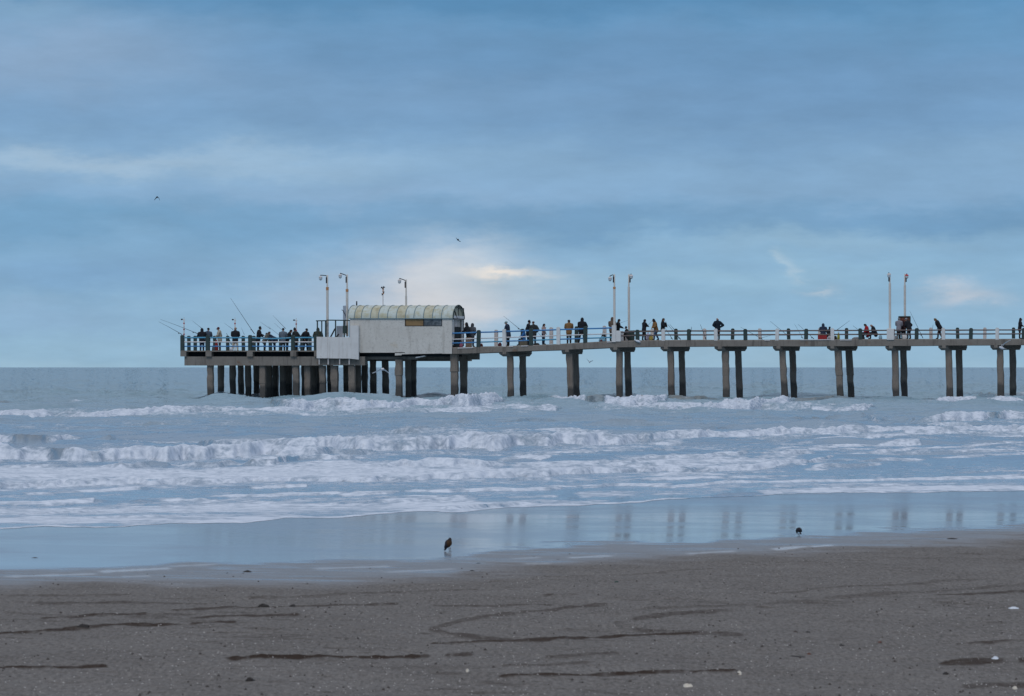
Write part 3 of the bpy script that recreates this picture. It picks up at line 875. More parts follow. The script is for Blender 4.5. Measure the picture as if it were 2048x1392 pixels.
def b_white(N):
    """old white paint: runs of dirt, bare patches, a little rust"""
    n = N.noise(N.pos, 4.0, 6, 0.7)
    dr = N.noise(N.scale(N.pos, (5.0, 5.0, 0.5)), 1.0, 5, 0.6)
    k = N.m('MULTIPLY_ADD', N.m('SUBTRACT', N.noise(N.pos, 1.2, 5), 0.5), 0.35, 1.0)
    c = N.mix(1.0, (0.64, 0.635, 0.63), N.xyz(k, k, k), 'MULTIPLY')
    c = N.mix(N.m('MULTIPLY', N.smooth(dr, 0.52, 0.70), 0.38), c, (0.36, 0.33, 0.29))
    c = N.mix(N.m('MULTIPLY', N.smooth(n, 0.60, 0.70), 0.5), c, (0.36, 0.33, 0.30))
    N.put(N.p.inputs['Base Color'], c)


def b_paint(c, rust=(0.22, 0.10, 0.045), amt=0.5, lo=0.60, sc=4.0):
    def b(N):
        n = N.noise(N.pos, sc, 6, 0.7)
        k = N.m('MULTIPLY_ADD', N.m('SUBTRACT', N.noise(N.pos, 1.7, 4), 0.5), 0.4, 1.0)
        col = N.mix(1.0, c, N.xyz(k, k, k), 'MULTIPLY')
        N.put(N.p.inputs['Base Color'], N.mix(N.m('MULTIPLY', N.smooth(n, lo, lo + 0.1), amt), col, rust))
    return b


def b_sheet(c, stain):
    """cloudy translucent roofing sheet"""
    def b(N):
        n = N.noise(N.scale(N.pos, (1.4, 1.4, 2.0)), 1.0, 6, 0.65)
        dr = N.noise(N.scale(N.pos, (5, 0.8, 0.8)), 1.0, 4, 0.6)
        col = N.mix(N.smooth(n, 0.42, 0.68), c, stain)
        col = N.mix(N.m('MULTIPLY', N.smooth(dr, 0.5, 0.7), 0.35), col, (0.24, 0.21, 0.13))
        N.put(N.p.inputs['Base Color'], col)
    return b


M = dict(
    conc=mat('concrete', b_concrete, 0.92, 0.2), pile=mat('pile_concrete', b_pile, 0.8, 0.3),
    plaster=mat('stained_plaster', b_plaster, 0.9, 0.2),
    white=mat('white_paint', b_white, 0.75),
    pale=mat('pale_weathered_paint', b_paint((0.56, 0.53, 0.52), (0.34, 0.27, 0.24), 0.6, 0.55), 0.8),
    green=mat('dark_green_paint', b_paint((0.034, 0.056, 0.055), (0.10, 0.10, 0.09), 0.5, 0.58), 0.7),
    blue=mat('blue_paint', b_paint((0.045, 0.20, 0.44), (0.20, 0.30, 0.36), 0.6, 0.56), 0.55),
    blue2=mat('faded_blue_paint', b_paint((0.06, 0.28, 0.44), (0.28, 0.36, 0.38), 0.6, 0.52), 0.6),
    railw=mat('chalky_rail_paint', b_paint((0.60, 0.58, 0.58), (0.30, 0.22, 0.19), 0.6, 0.56), 0.7),
    railg=mat('rusty_grey_rail', b_paint((0.115, 0.10, 0.105), (0.20, 0.13, 0.09), 0.7, 0.48), 0.7),
    iron=mat('dark_iron', b_paint((0.030, 0.030, 0.034), (0.09, 0.05, 0.03), 0.6, 0.56), 0.6),
    lampw=mat('lamp_post_paint', b_paint((0.60, 0.57, 0.53), (0.40, 0.24, 0.13), 0.55, 0.60, 2.5), 0.6),
    lamprust=mat('rusted_paint', b_paint((0.50, 0.25, 0.12), (0.30, 0.13, 0.06), 0.6, 0.5), 0.8),
    red=flat('red_paint', (0.42, 0.035, 0.035), 0.6), black=flat('black_plastic', (0.012, 0.012, 0.014), 0.6),
    orange=mat('faded_orange_board', b_paint((0.27, 0.175, 0.085), (0.20, 0.13, 0.07), 0.6, 0.5), 0.7),
    sheetw=mat('milky_sheet', b_sheet((0.46, 0.52, 0.50), (0.40, 0.40, 0.29)), 0.55),
    sheety=mat('yellowed_sheet', b_sheet((0.45, 0.45, 0.35), (0.34, 0.31, 0.20)), 0.55),
    rib=mat('blue_grey_rib', b_paint((0.15, 0.22, 0.25), (0.16, 0.16, 0.14), 0.5, 0.55), 0.6),
    panel=flat('grey_panel', (0.46, 0.44, 0.41), 0.8, 0.3, 2.0), dark=flat('shade_and_seat_black', (0.012, 0.018, 0.022), 0.9),  # near-black stands for shade in recess and doorway, also colours the chair seat
    crate=flat('brown_board', (0.24, 0.17, 0.12), 0.85),
)


def b_glass(N):
    n = N.noise(N.scale(N.pos, (2.2, 2.2, 3.0)), 1.0, 4, 0.6)
    N.put(N.p.inputs['Base Color'], N.mix(N.smooth(n, 0.35, 0.65), (0.045, 0.055, 0.065), (0.16, 0.18, 0.20)))


M['glass'] = mat('dirty_window_glass', b_glass, 0.25, 0.5)
M['lamp_glass'] = flat('lamp_glass', (0.55, 0.58, 0.60), 0.15, 0.1, 3, 0.6)

# ------------------------------------------------------------------ pier: deck, beams, caps, piles
pier = empty('fishing_pier', N_(1230, deck_row(1230)), 'long concrete fishing pier on paired piles standing in the surf', 'pier')
WID = 5.0
# deck of the landward stretch, bent to follow its sag towards the head
mb = MB()
xs = [905, 935, 970, 1007, 1060, 1115, 1170, 1227, 1275, 1325, 1378, 1432, 1490, 1554, 1610, 1665, 1720, 1776, 1830, 1887, 1940, 1994, 2048, 2105, 2160, 2215, 2270, 2325, 2380, 2440, 2500]
rs = np.random.RandomState(3)
top = [np.interp(x, DK_X, DK_T) + rs.uniform(-.35, .35) for x in xs]
bot = [np.interp(x, DK_X, DK_B) + rs.uniform(-.4, .4) for x in xs]
vs = []; fs = []
for x, t_, b_ in zip(xs, top, bot):
    vs += [N_(x, b_), N_(x, t_ + 1.6), N_(x, t_, .06), N_(x, t_, WID - .06), N_(x, t_ + 1.6, WID), N_(x, b_, WID), N_(x, b_ - 6, WID - .45), N_(x, b_ - 6, .45), N_(x, b_, .42)]
n = 9
for i in range(len(xs) - 1):
    for k in range(n):
        fs.append((i * n + k, i * n + (k + 1) % n, (i + 1) * n + (k + 1) % n, (i + 1) * n + k))
fs.append(tuple(range(n))); fs.append(tuple(range((len(xs) - 1) * n, len(xs) * n)))
mb.add(vs, fs)
mb.build('deck', M['conc'], pier)
# head of the pier
HW = 8.2
mb = MB(); slab(mb, 362, 904, 701, 703.4, 0, HW); mb.build('platform_deck', M['conc'], pier)
mb = MB(); slab(mb, 366, 903.6, 703.45, 713, .75, HW - .5); mb.build('platform_joists_and_shade', M['dark'], pier)  # one near-black block: joists with the shade of the recess painted in
mb = MB(); slab(mb, 368, 640, 713.05, 731, .12, .95); slab(mb, 640.05, 729, 713.05, 730.5, .12, .95)
mb.build('girder', M['conc'], pier)
mb = MB(); slab(mb, 372, 905, 713.05, 722, HW - 1.2, HW - .55); mb.build('girder', M['conc'], pier)
mb = MB(); slab(mb, 729.05, 830, 705, 719, .9, 2.0); mb.build('girder', M['conc'], pier)
for px in (366.5, 417, 499.5, 586.5, 634):
    mb = MB(); slab(mb, px - 5.5, px + 6, 703.45, 712.9, -.06, .74); mb.build('corbel', M['conc'], pier)


def pile(px0, px1, pyb, t, w, kink=None, top_row=None, mat_=None, sides=6, extra=None):
    """one pile: column px0 at its head leaning to px1 at the water, t metres across"""
    tr = top_row if top_row is not None else 706
    a = N_(px0, tr) + P_ * t
    # keep the picture column although the pile stands deeper
    def col(px, py):
        q = P(px, py, (Yn(px) + P_.y * t)); return q
    a = col(px0, tr); b = col(px1, pyb); c = b + (b - a).normalized() * 2.2
    mb = MB()
    pts = [a]; rad = [w / 2]
    rr = np.random.RandomState(int(px0 * 7) % 9973)
    for s_ in (.12, .25, .38, .5, .62, .75, .88):
        q = a.lerp(b, s_) + Vector((rr.uniform(-.018, .018), rr.uniform(-.02, .02), 0))
        pts.append(q); rad.append(w / 2 * rr.uniform(.93, 1.06))
    if kink:
        s_, f_ = kink
        i0 = max(1, int(s_ * 8))
        rad = [r_ * (f_ if i <= i0 else 1) for i, r_ in enumerate(rad)]
        pts.insert(i0 + 1, pts[i0] + Vector((0, 0, -.03))); rad.insert(i0 + 1, w / 2)
    pts += [b, c]; rad += [w / 2 * .97, w / 2 * .97]
    vs = []; fs = []
    n = sides * 2
    for q, r_ in zip(pts, rad):
        # rounded square section turned with the pier
        for k in range(n):
            t_ = 2 * math.pi * (k + .5) / n
            cc, ss = math.cos(t_), math.sin(t_)
            e = (abs(cc) ** 4 + abs(ss) ** 4) ** -.25
            vs.append(q + (A_ * cc + P_ * ss) * r_ * e * rr.uniform(.97, 1.03))
    for i in range(len(pts) - 1):
        for k in range(n):
            fs.append((i * n + k, i * n + (k + 1) % n, (i + 1) * n + (k + 1) % n, (i + 1) * n + k))
    fs.append(tuple(range(n))); fs.append(tuple(range((len(pts) - 1) * n, len(pts) * n)))
    mb.add(vs, fs, 0, False)
    return mb.build('pile', mat_ or M['pile'], pier)


# bents of the landward stretch: near pile (head, foot), far pile (head, foot), cap from..to, head row
bents = [((1020, 1022), (1045, 1047), (1006, 1056)), ((1139, 1142.5), (1150.5, 1153.5), (1131, 1158)), ((1239, 1239), (1254.5, 1258), (1228, 1263)),
         ((1341, 1343.5), (1363.5, 1366), (1329, 1372)), ((1451, 1453), (1476, 1480), (1437, 1486)), ((1565, 1570), (1584.5, 1588.5), (1554, 1592)),
         ((1676, 1681), (1697.5, 1703), (1662, 1707)), ((1790, 1792), (1806.5, 1809), (1779, 1814)), ((1897, 1900), (1918, 1920), (1885, 1926)),
         ((2000, 2002), (2025, 2026.5), (1989, 2034)), ((2107, 2108), (2130, 2131), (2096, 2138)), ((2213, 2214), (2236, 2238), (2202, 2244)),
         ((2320, 2322), (2342, 2343), (2309, 2350)), ((2426, 2428), (2449, 2450), (2415, 2456))]
wd = 13.2 / 24.8
for (n0, n1), (f0, f1), (c0, c1) in bents:
    r_ = float(np.interp(n0, DK_X, DK_B))
    rr = np.random.RandomState(int(n0))
    tr = r_ + 8
    pile(n0, n1, 801, .75, wd, kink=(.55, 1.06) if rr.rand() < .45 else None, top_row=tr)
    pile(f0, f1, 800, 4.1, wd, kink=(.6, 1.05) if rr.rand() < .3 else None, top_row=tr)
    # cap beam across the pier with haunched ends
    def cp(px, py, t):
        return P(px, py, Yn(px) + P_.y * t)
    y0, y1, y2 = r_ - 1.5, r_ + 4, r_ + 9.5
    hw = wd * .62
    mb = MB()
    prof = [(c0, .12, y0), (c1, 4.75, y0), (c1, 4.75, y1), (f0 + 6, 4.45, y2), (n0 - 6, .45, y2), (c0, .12, y1)]
    near = [cp(px, py, t) for px, t, py in prof]
    # the section is the polygon in the cap's own plane, thickened along the pier
    d_ = (cp(c1, y0, 4.75) - cp(c0, y0, .12)); d_.z = 0; d_.normalize()
    s_ = Vector((-d_.y, d_.x, 0)) * -1
    fr = [p + s_ * hw * .0 - A_ * hw for p in near]; bk = [p + A_ * hw for p in near]
    k = len(prof)
    mb.add(fr + bk, [tuple(range(k)), tuple(range(2 * k - 1, k - 1, -1))] + [(i, (i + 1) % k, k + (i + 1) % k, k + i) for i in range(k)])
    mb.build('pile_cap', M['conc'], pier)
    # bracket under the edge beam
    mb = MB(); slab(mb, c0 - 1, c0 + 6.5, r_ - .5, (r_ + 5), -.05, .5); mb.build('bracket', M['conc'], pier)
# piles under the head: (head column, foot column, t, width in columns, head row)
head = [(421, 421.5, .6, 13.5, 731), (525.5, 526, .6, 12.5, 731), (592, 593, .6, 14, 731), (615, 616, .9, 13, 731), (645, 646, .7, 13, 731), (669, 670, .7, 15, 731),
        (704, 704.5, .55, 15, 731), (798, 798.5, .7, 14, 719), (909, 909.5, .7, 15, 707),
        (441.5, 442, 6.4, 12.5, 722), (465, 466, 4.2, 12.5, 714), (481.5, 482.5, 6.8, 12, 722), (496, 497, 4.6, 12.5, 714), (513, 513.5, 6.8, 12, 722), (538, 539, 5.0, 13, 714), (551, 551.5, 6.9, 13, 722),
        (565, 565.5, 3.4, 13, 714), (578, 578.5, 6.6, 13, 722), (609, 609.5, 5.2, 12, 714), (626, 627, 3.3, 13, 714), (637, 638, 6.7, 11, 722), (660, 661, 5.4, 12, 722),
        (692, 693, 4.6, 11, 714), (716, 716.5, 3.0, 12, 714), (729, 730, 6.6, 12, 722), (746, 747, 5.2, 13, 722), (770, 772, 6.0, 13.5, 722), (816, 817, 4.5, 11.5, 719), (826, 826.5, 6.6, 13, 722), (927, 927.5, 4.4, 15, 707)]
for h0, h1, t, w, tr in head:
    kk = (.45, 1.12) if h0 in (798, 909, 927, 826) else ((.5, 1.06) if int(h0) % 3 == 0 else None)
    pile(h0, h1, 802, t, w / 24.4, kink=kk, top_row=tr)
mb = MB(); slab(mb, 688, 697, 722, 770, 1.4, 2.0); mb.build('bracket', M['conc'], pier)
mb = MB(); slab(mb, 795, 935, 705, 719, 4.0, 4.9); mb.build('girder', M['conc'], pier)
mb = MB(); slab(mb, 906, 934, 704, 708.5, .4, 5.0); mb.build('pile_cap', M['conc'], pier)
mb = MB(); slab(mb, 830, 848, (714, 711), (716, 713), .2, .9); mb.build('broken_slab_edge', M['white'], pier)


# ------------------------------------------------------------------ railings
def post(parent, px, ytop, ybot, w, t, m_, depth=.26):
    """railing post with a rounded head"""
    mb = MB()
    a = P(px, ybot, Yn(px) + P_.y * t); z1 = P(px, ytop, Yn(px) + P_.y * t).z
    ww = w / 24.8
    rr = np.random.RandomState(int(px * 3 + t))
    lean = A_ * rr.uniform(-.03, .03)
    hh = z1 - a.z
    prof = [(-.5, 0), (.5, 0), (.5, hh - ww * .35), (.38, hh - ww * .12), (.2, hh), (-.2, hh), (-.38, hh - ww * .12), (-.5, hh - ww * .35)]
    fr = [a + A_ * (u_ * ww) + U_ * z_ + lean * (z_ / hh) - P_ * depth / 2 for u_, z_ in prof]
    bk = [p + P_ * depth for p in fr]
    k = len(prof)
    mb.add(fr + bk, [tuple(range(k)), tuple(range(2 * k - 1, k - 1, -1))] + [(i, (i + 1) % k, k + (i + 1) % k, k + i) for i in range(k)])
    return mb.build('rail_post', M[m_], parent)


def rail(parent, pts, r_, m_, t, sag=0.0):
    mb = MB(); r_ *= 1.15
    q = []
    for i in range(len(pts) - 1):
        (x0, y0), (x1, y1) = pts[i], pts[i + 1]
        for k in range(6):
            s_ = k / 6
            q.append((x0 + (x1 - x0) * s_, y0 + (y1 - y0) * s_ + sag * math.sin(math.pi * s_)))
    q.append(pts[-1])
    mb.tube([P(x, y, Yn(x) + P_.y * t) for x, y in q], r_, 8)
    return mb.build('rail', M[m_], parent)


r1 = empty('railing', N_(500, 703, .15), 'three bar blue and white railing with stout dark posts round the pier head', 'railing')
for px in (365, 416, 500.5, 586, 632):
    post(r1, px, 670, 703.2, 7.2, .16, 'green', .3)
for i, (x0, x1) in enumerate([(368, 413), (420, 497), (504, 582.5), (590, 629)]):
    sg = [(0, 0), (.3, .2), (2.0, 1.6), (0, 0)][i]
    rail(r1, [(x0, 675.3), (x1, 675.3 + sg[1] * .1)], .05, 'blue2', .16, sg[0])
    rail(r1, [(x0, 684), (x1, 684)], .042, 'railw', .16)
    rail(r1, [(x0, 692.6), (x1, 692.6)], .042, 'blue', .16)
r2 = empty('railing', N_(450, 703, HW - .2), 'dark posts of the far railing behind the anglers on the pier head', 'railing')
for px in (378, 390.5, 430, 455.5, 487, 508, 541, 561, 604, 620):
    post(r2, px, 671.5, 703.2, 5.8, HW - .25, 'green', .3)
rail(r2, [(378, 675.8), (620, 675.8)], .04, 'blue2', HW - .25)
rail(r2, [(378, 692.4), (620, 692.4)], .035, 'blue', HW - .25)
r3 = empty('railing', N_(1060, deck_row(1060), .15), 'three bar bright blue railing sloping up from the shelter to the first lamp posts', 'railing')
b3 = [(957, 660, 'green'), (1009, 658, 'white'), (1062, 656, 'green'), (1117, 654, 'white'), (1170.5, 652, 'green')]
for px, yt, m_ in b3:
    post(r3, px, yt, deck_row(px) + (1.4 if m_ == 'white' else .6), 7.4 if m_ == 'green' else 7.0, .14, m_, .28)
xr = [904.5, 953.5, 960.5, 1005.5, 1012.5, 1058.5, 1065.5, 1113.5, 1120.5, 1167, 1174, 1224.5]
for i in range(0, len(xr), 2):
    x0, x1 = xr[i], xr[i + 1]
    f_ = lambda x, a, b: a + (b - a) * (x - 905) / (1224 - 905)
    rail(r3, [(x0, f_(x0, 666.4, 655.6)), (x1, f_(x1, 666.4, 655.6))], .05, 'blue', .14, .25)
    rail(r3, [(x0, f_(x0, 678.6, 667.2)), (x1, f_(x1, 678.6, 667.2))], .038, 'railw', .14, .2)
    rail(r3, [(x0, f_(x0, 686.2, 674.6)), (x1, f_(x1, 686.2, 674.6))], .045, 'blue' if i % 4 == 0 else 'blue2', .14, .2)
r4 = empty('railing', N_(1100, deck_row(1100), WID - .2), 'far railing with pinkish white posts behind the blue rails', 'railing')
for px, yt, m_ in [(992.5, 659.5, 'pale'), (1045, 657.5, 'green'), (1102.5, 654.5, 'pale'), (1153, 652.5, 'green'), (1209.5, 651.5, 'pale')]:
    post(r4, px, yt, deck_row(px) - .3, 7.0, WID - .2, m_, .28)
rail(r4, [(940, 665.5), (1209, 656.2)], .03, 'blue', WID - .2)
rail(r4, [(940, 685.4), (1209, 675.2)], .03, 'blue2', WID - .2)
r5 = empty('railing', N_(1700, deck_row(1700), .15), 'two bar rusty grey railing with alternate white and dark posts along the landward deck', 'railing')
g5 = [(1275, 'green'), (1327, 'white'), (1378, 'green'), (1432, 'white'), (1491, 'green'), (1554, 'white'), (1612, 'green'), (1665, 'white'), (1721, 'green'),
      (1833, 'green'), (1887, 'white'), (1941.5, 'green'), (1994.5, 'white'), (2047, 'green'), (2100, 'white'), (2153, 'green'), (2206, 'white'), (2260, 'green'), (2313, 'white'), (2366, 'green'), (2420, 'white')]
for px, m_ in g5:
    post(r5, px, deck_row(px) - 22.3 + (0.6 if m_ == 'green' else 0), deck_row(px) + (1.6 if m_ == 'white' else .6), 7.2 if m_ == 'green' else 6.8, .14, m_, .27)
xs5 = [1241.5] + [p for p, _ in g5]
xs5 = sorted(xs5 + [1781])
for a, b in zip(xs5[:-1], xs5[1:]):
    x0 = a + (3.6 if a not in (1241.5, 1781) else (0 if a < 1500 else 7.5)); x1 = b - (3.6 if b != 1781 else 7.5)
    rr = np.random.RandomState(int(a))
    rail(r5, [(x0, deck_row(x0) - 17.6 + rr.uniform(-.3, .3)), (x1, deck_row(x1) - 17.6 + rr.uniform(-.3, .3))], .045, 'railg', .14, .2)
    rail(r5, [(x0, deck_row(x0) - 9.8 + rr.uniform(-.3, .3)), (x1, deck_row(x1) - 9.8 + rr.uniform(-.3, .3))], .045, 'railg', .14, .2)
r6 = empty('railing', N_(1700, deck_row(1700), WID - .2), 'far railing of the landward deck with dark and pinkish posts', 'railing')
g6 = [(1304, 'pale'), (1352, 'green'), (1409.5, 'pale'), (1465, 'green'), (1520, 'pale'), (1577.5, 'green'), (1640, 'pale'), (1693, 'green'), (1862, 'pale'), (1915.5, 'green'), (1969.5, 'pale'), (2027, 'green'), (2083, 'pale'), (2135, 'green'), (2190, 'pale')]
for px, m_ in g6:
    post(r6, px, deck_row(px) - 22.6, deck_row(px) - .4, 6.4, WID - .2, m_, .27)
rail(r6, [(1266, 661.6), (1500, 661.2), (2190, 659)], .035, 'railg', WID - .2)
rail(r6, [(1266, 669.4), (1500, 669), (2190, 667)], .035, 'railg', WID - .2)

# ------------------------------------------------------------------ shelter on the pier head
shel = empty('shelter', N_(803, 707, 2.1), 'stained plaster shelter under a ribbed barrel roof on the pier', 'shelter')
DP = 4.25
# near wall with a ragged lower edge, opening for the window strip left out
mb = MB()
def wall_piece(x0, x1, yt, yb, t0=0.0, t1=.18): slab(mb, x0, x1, yt, yb, t0 - .02, t1)
wall_piece(700, 809.7, 638, 704.5); wall_piece(809.7, 884.5, 652.6, 706); wall_piece(884.5, 904, 637, 707.5)
slab(mb, 720, 790, 704.5, (705.5, 705.2), -.02, .18); slab(mb, 790, 803, 706, (711, 710.4), -.02, .18); slab(mb, 803, 884, 706, (708.6, 706.8), -.02, .18)
mb.build('wall', M['plaster'], shel)
mb = MB()
slab(mb, 700, 901, 637, 703, DP - .18, DP); mb.build('wall', M['plaster'], shel)
mb = MB(); slab(mb, 700, 703.5, 638, 703, .18, DP - .18); mb.build('wall', M['plaster'], shel)
win = MB()
slab(win, 809.8, 884.4, 651.3, 652.5, -.03, .12)
win = win.build('window', M['iron'], shel)
for x0, x1 in ((809.8, 811), (846.4, 847.6), (883.2, 884.4)):
    mb = MB(); slab(mb, x0, x1, 638, 651.25, -.03, .12); mb.build('mullion', M['iron'], win)
mb = MB(); slab(mb, 811.05, 846.35, 638.3, 651.25, .03, .07); mb.build('shutter', M['orange'], win)
mb = MB(); slab(mb, 847.65, 883.15, 638.3, 651.25, .03, .06); mb.build('pane', M['glass'], win)
# door end facing the land
def E(s_, py, out=0.0):
    """point on the landward end wall: s_ from 0 (near) to 1 (far)"""
    q = N_(904, py) + P_ * (DP * s_) + A_ * out; return q
def eslab(mb, s0, s1, yt, yb, o0, o1, mi=0):
    q = [E(s0, yb), E(s1, yb), E(s1, yt), E(s0, yt)]
    return mb.hexa([p + A_ * o0 for p in q], [p + A_ * o1 for p in q], mi)
mb = MB(); eslab(mb, .03, .99, 631, 638.5, -.12, .10); mb.build('lintel', M['white'], shel)
mb = MB(); eslab(mb, .045, .10, 638.55, 690, -.1, .05); eslab(mb, .92, .97, 638.55, 690, -.1, .05); mb.build('door_frame', M['white'], shel)
for s0, s1, c in ((.105, .38, 'panel'), (.385, .62, 'pale'), (.625, .915, 'panel')):
    mb = MB(); eslab(mb, s0, s1, 638.6, 653 if s0 > .3 else 676, -.2, -.14); mb.build('end_panel', M[c], shel)
mb = MB(); eslab(mb, .385, .915, 653.05, 692, -.2, -.13); mb.build('door', M['dark'], shel)  # near-black sheet, darkness of the opening put into its colour
mb = MB(); eslab(mb, .105, .384, 676.05, 692, -.2, -.14); mb.build('end_panel', M['dark'], shel)  # darkness of the opening under the pale panel, painted near-black
# barrel roof
RISE = 27.0 / 24.3; NS = 18
def arc(px_or_end, k, grow=0.0):
    t = math.pi * k / NS
    return (DP / 2 + .05) * (1 - math.cos(t)) - .05, math.sin(t) ** .9 * RISE
x_edges = [695.5, 709, 723, 741, 757, 775, 793, 811, 828, 847, 865, 883, 906.5]
def eave_row(px): return 637.2
def roof_pt(px, k, up_=0.0):
    d, z = arc(px, k)
    return N_(px, eave_row(px)) + P_ * d + U_ * (z + up_)
mb = MB()
for i in range(len(x_edges) - 1):
    for side, up_ in ((0, 0.0), (1, -.03)):
        vs = []; fs = []
        for px in (x_edges[i], x_edges[i + 1]):
            vs += [roof_pt(px, k, up_) for k in range(NS + 1)]
        for k in range(NS):
            fs.append((k, k + 1, NS + 2 + k, NS + 1 + k))
        mb.add(vs, fs, 1 if i in (1, 3, 6, 9) else 0, True)
roof = mb.build('roof', [M['sheetw'], M['sheety']], shel)
for i, px in enumerate(x_edges):
    mb = MB()
    mb.tube([roof_pt(px, k, .012) for k in range(NS + 1)], .03 if i < len(x_edges) - 1 else .05, 6)
    mb.build('roof_rib', M['rib'] if i < len(x_edges) - 1 else M['green'], roof)
mb = MB(); slab(mb, 699, 906, 636.4, 638, -.10, -.03); mb.build('eave_strip', M['rib'], roof)
# gable infill and truss at the land end
mb = MB()
g = [roof_pt(903, k, -.05) for k in range(NS + 1)]
mb.add(g, [tuple(range(NS + 1))]); mb.build('gable', M['sheety'], shel)
mb = MB()
c0 = roof_pt(906, 0); c1 = roof_pt(906, NS)
mb.tube([c0, c1], .05, 6); mb.tube([roof_pt(906, 4), c0.lerp(c1, .38)], .05, 6); mb.tube([roof_pt(906, 9), c0.lerp(c1, .52)], .03, 6); mb.tube([roof_pt(906, 6), roof_pt(906, 13)], .03, 6)
mb.build('truss', M['iron'], shel)
mb = MB(); q = E(1.03, 692); mb.tube([q, E(1.03, 614.5)], .07, 6); mb.build('corner_post', M['iron'], shel)
mb = MB(); q = roof_pt(701, 9); mb.tube([q - U_ * .05, q + U_ * .12, q + U_ * .28], [.05, .06, .045], 8); mb.ball(q + U_ * .30, .06)
mb.build('roof_vent', M['black'], shel)

# low white booth wall beside the shelter, with struts below
booth = empty('booth', N_(676, 717, .2), 'white painted screen wall hanging on struts beside the shelter', 'wall')
mb = MB()
slab(mb, 635, 702, (673.5, 674.6), (716.4, 717.2), -.32, -.12); slab(mb, 702, 719, 651, (717.2, 719.2), -.32, -.12)
slab(mb, 701.5, 718.6, 651.4, 702, -.119, .8)
mb.build('screen', M['white'], booth)
for px in (657, 680):
    mb = MB(); slab(mb, px - .25, px + .25, 674.2, 716.6, -.335, -.321); mb.build('seam', M['pale'], booth)
for px in (639.5, 657.5, 680.5, 699.5):
    mb = MB(); slab(mb, px - 1, px + 1, 716.5, 729, -.22, -.10); mb.build('strut', M['pale'], booth)

# green iron frame standing behind the booth
gf = empty('iron_frame', N_(666, 674, 1.2), 'dark green open iron frame above the white screen wall', 'frame')
mb = MB(); slab(mb, 626.3, 648.3, (640.3, 640), (642.4, 642.1), .9, 1.05); slab(mb, 648.3, 695.3, (638.8, 639.4), (641, 641.6), .9, 1.05)
mb.build('top_bar', M['green'], gf)
for px, w in ((633.5, 2), (642.3, 1.8), (650.3, 2.6), (670, 2), (687.3, 2.4), (699.3, 2.4)):
    px -= 4.7
    mb = MB(); slab(mb, px - w / 2, px + w / 2, 641, 703, .92, 1.04); mb.build('upright', M['green'], gf)
mb = MB(); mb.tube([N_(657, 674, .7), N_(666, 657, .7)], .06, 6); mb.build('brace', M['iron'], gf)
mb = MB(); mb.tube([N_(668, 674.5, .7), N_(673.5, 668, .7)], .06, 6); mb.build('brace', M['iron'], gf)
bx = empty('electric_box', N_(688.5, 667, .6), 'small green electric box with two pale sockets on the iron frame', 'box')
mb = MB(); slab(mb, 682, 689.7, 651, 667, .55, .8); mb.build('case', M['green'], bx, .02)
for px in (685.9, 690.3):
    mb = MB(); c = N_(px - 2.4, 668.5, .5); mb.ball(c, .05); mb.build('socket', M['white'], bx)
sp = empty('panel', N_(678, 672, 1.6), 'pale bluish translucent panel behind the iron frame', 'panel')
mb = MB(); slab(mb, 664.1, 676.6, 651.5, 674, 1.5, 1.54); mb.build('sheet', flat('pale_sheet', (0.42, 0.46, 0.52), .5), sp)
sp = empty('panel', N_(689, 640, 2.0), 'tall pale grey sheet leaning by the rusty lamp post at the roof end', 'panel')
mb = MB(); slab(mb, 674.7, 684.7, (610.5, 610.2), 652, 1.9, 1.95); mb.build('sheet', flat('grey_sheet', (0.36, 0.42, 0.50), .5), sp)
mb = MB(); mb.tube([N_(672.2, 619, 1.85), N_(675.2, 620.5, 1.85), N_(680.7, 631, 1.85), N_(681.2, 636, 1.85)], .03, 5); mb.tube([N_(680.7, 631, 1.85), N_(683.7, 622, 1.85)], .025, 5)
mb.build('bracket', M['iron'], sp)


# ------------------------------------------------------------------ lamp posts and masts
def lamp_post(px, ytop, ybase, t, arm, label, rust=None, waist=574, w0=5.2, w1=3.4, red=False):
    base = P(px, ybase, Yn(px) + P_.y * t)
    e = empty('lamp_post', base, label, 'lamp post', 'lamp posts on the pier')
    Q = lambda x, y: P(x, y, Yn(px) + P_.y * t)
    s_ = 1 / 24.8
    mb = MB(); mb.tube([Q(px, ybase), Q(px - .2, (ybase + waist) / 2), Q(px - .3, waist)], [w0 / 2 * s_] * 3, 10); sh = mb.build('shaft', M['lampw'], e)
    if rust:
        mb = MB(); mb.tube([Q(px - .3, waist - .4), Q(px - .3, waist + rust)], w0 / 2 * s_ + .012, 10, cap=False); mb.build('rust_band', M['lamprust'], sh)
    mb = MB(); mb.tube([Q(px - .3, waist + .2), Q(px - .2, ytop + 1.5), Q(px - .2, ytop)], [w1 / 2 * s_, w1 / 2 * s_, .02], 8); mb.build('upper_shaft', M['lampw'], e)
    ax, ay = arm       # lamp globe position
    side = -1 if ax < px else 1
    mb = MB()
    mb.tube([Q(px + side * 1.6, ytop + 17), Q(px + side * 1.6, ytop + 5)], .075, 6)
    mb.tube([Q(px + side * 1.4, ytop + 6), Q(px + side * 1.8, ytop + 2.6), Q(px + side * 3.5, ytop + 1.6), Q(ax, ay - 5.2), Q(ax, ay - 3.4)], .035, 6)
    am = mb.build('arm', M['iron'], e)
    mb = MB(); c = Q(ax, ay); mb.tube([c + U_ * .14, c + U_ * .08, c + U_ * .02], [.05, .13, .17], 10); ld = mb.build('lamp_shade', M['red' if red else 'pale'], e)
    mb = MB(); mb.ball(c - U_ * .05, .14, .14, .18); mb.build('globe', M['lamp_glass'], ld)
    return e


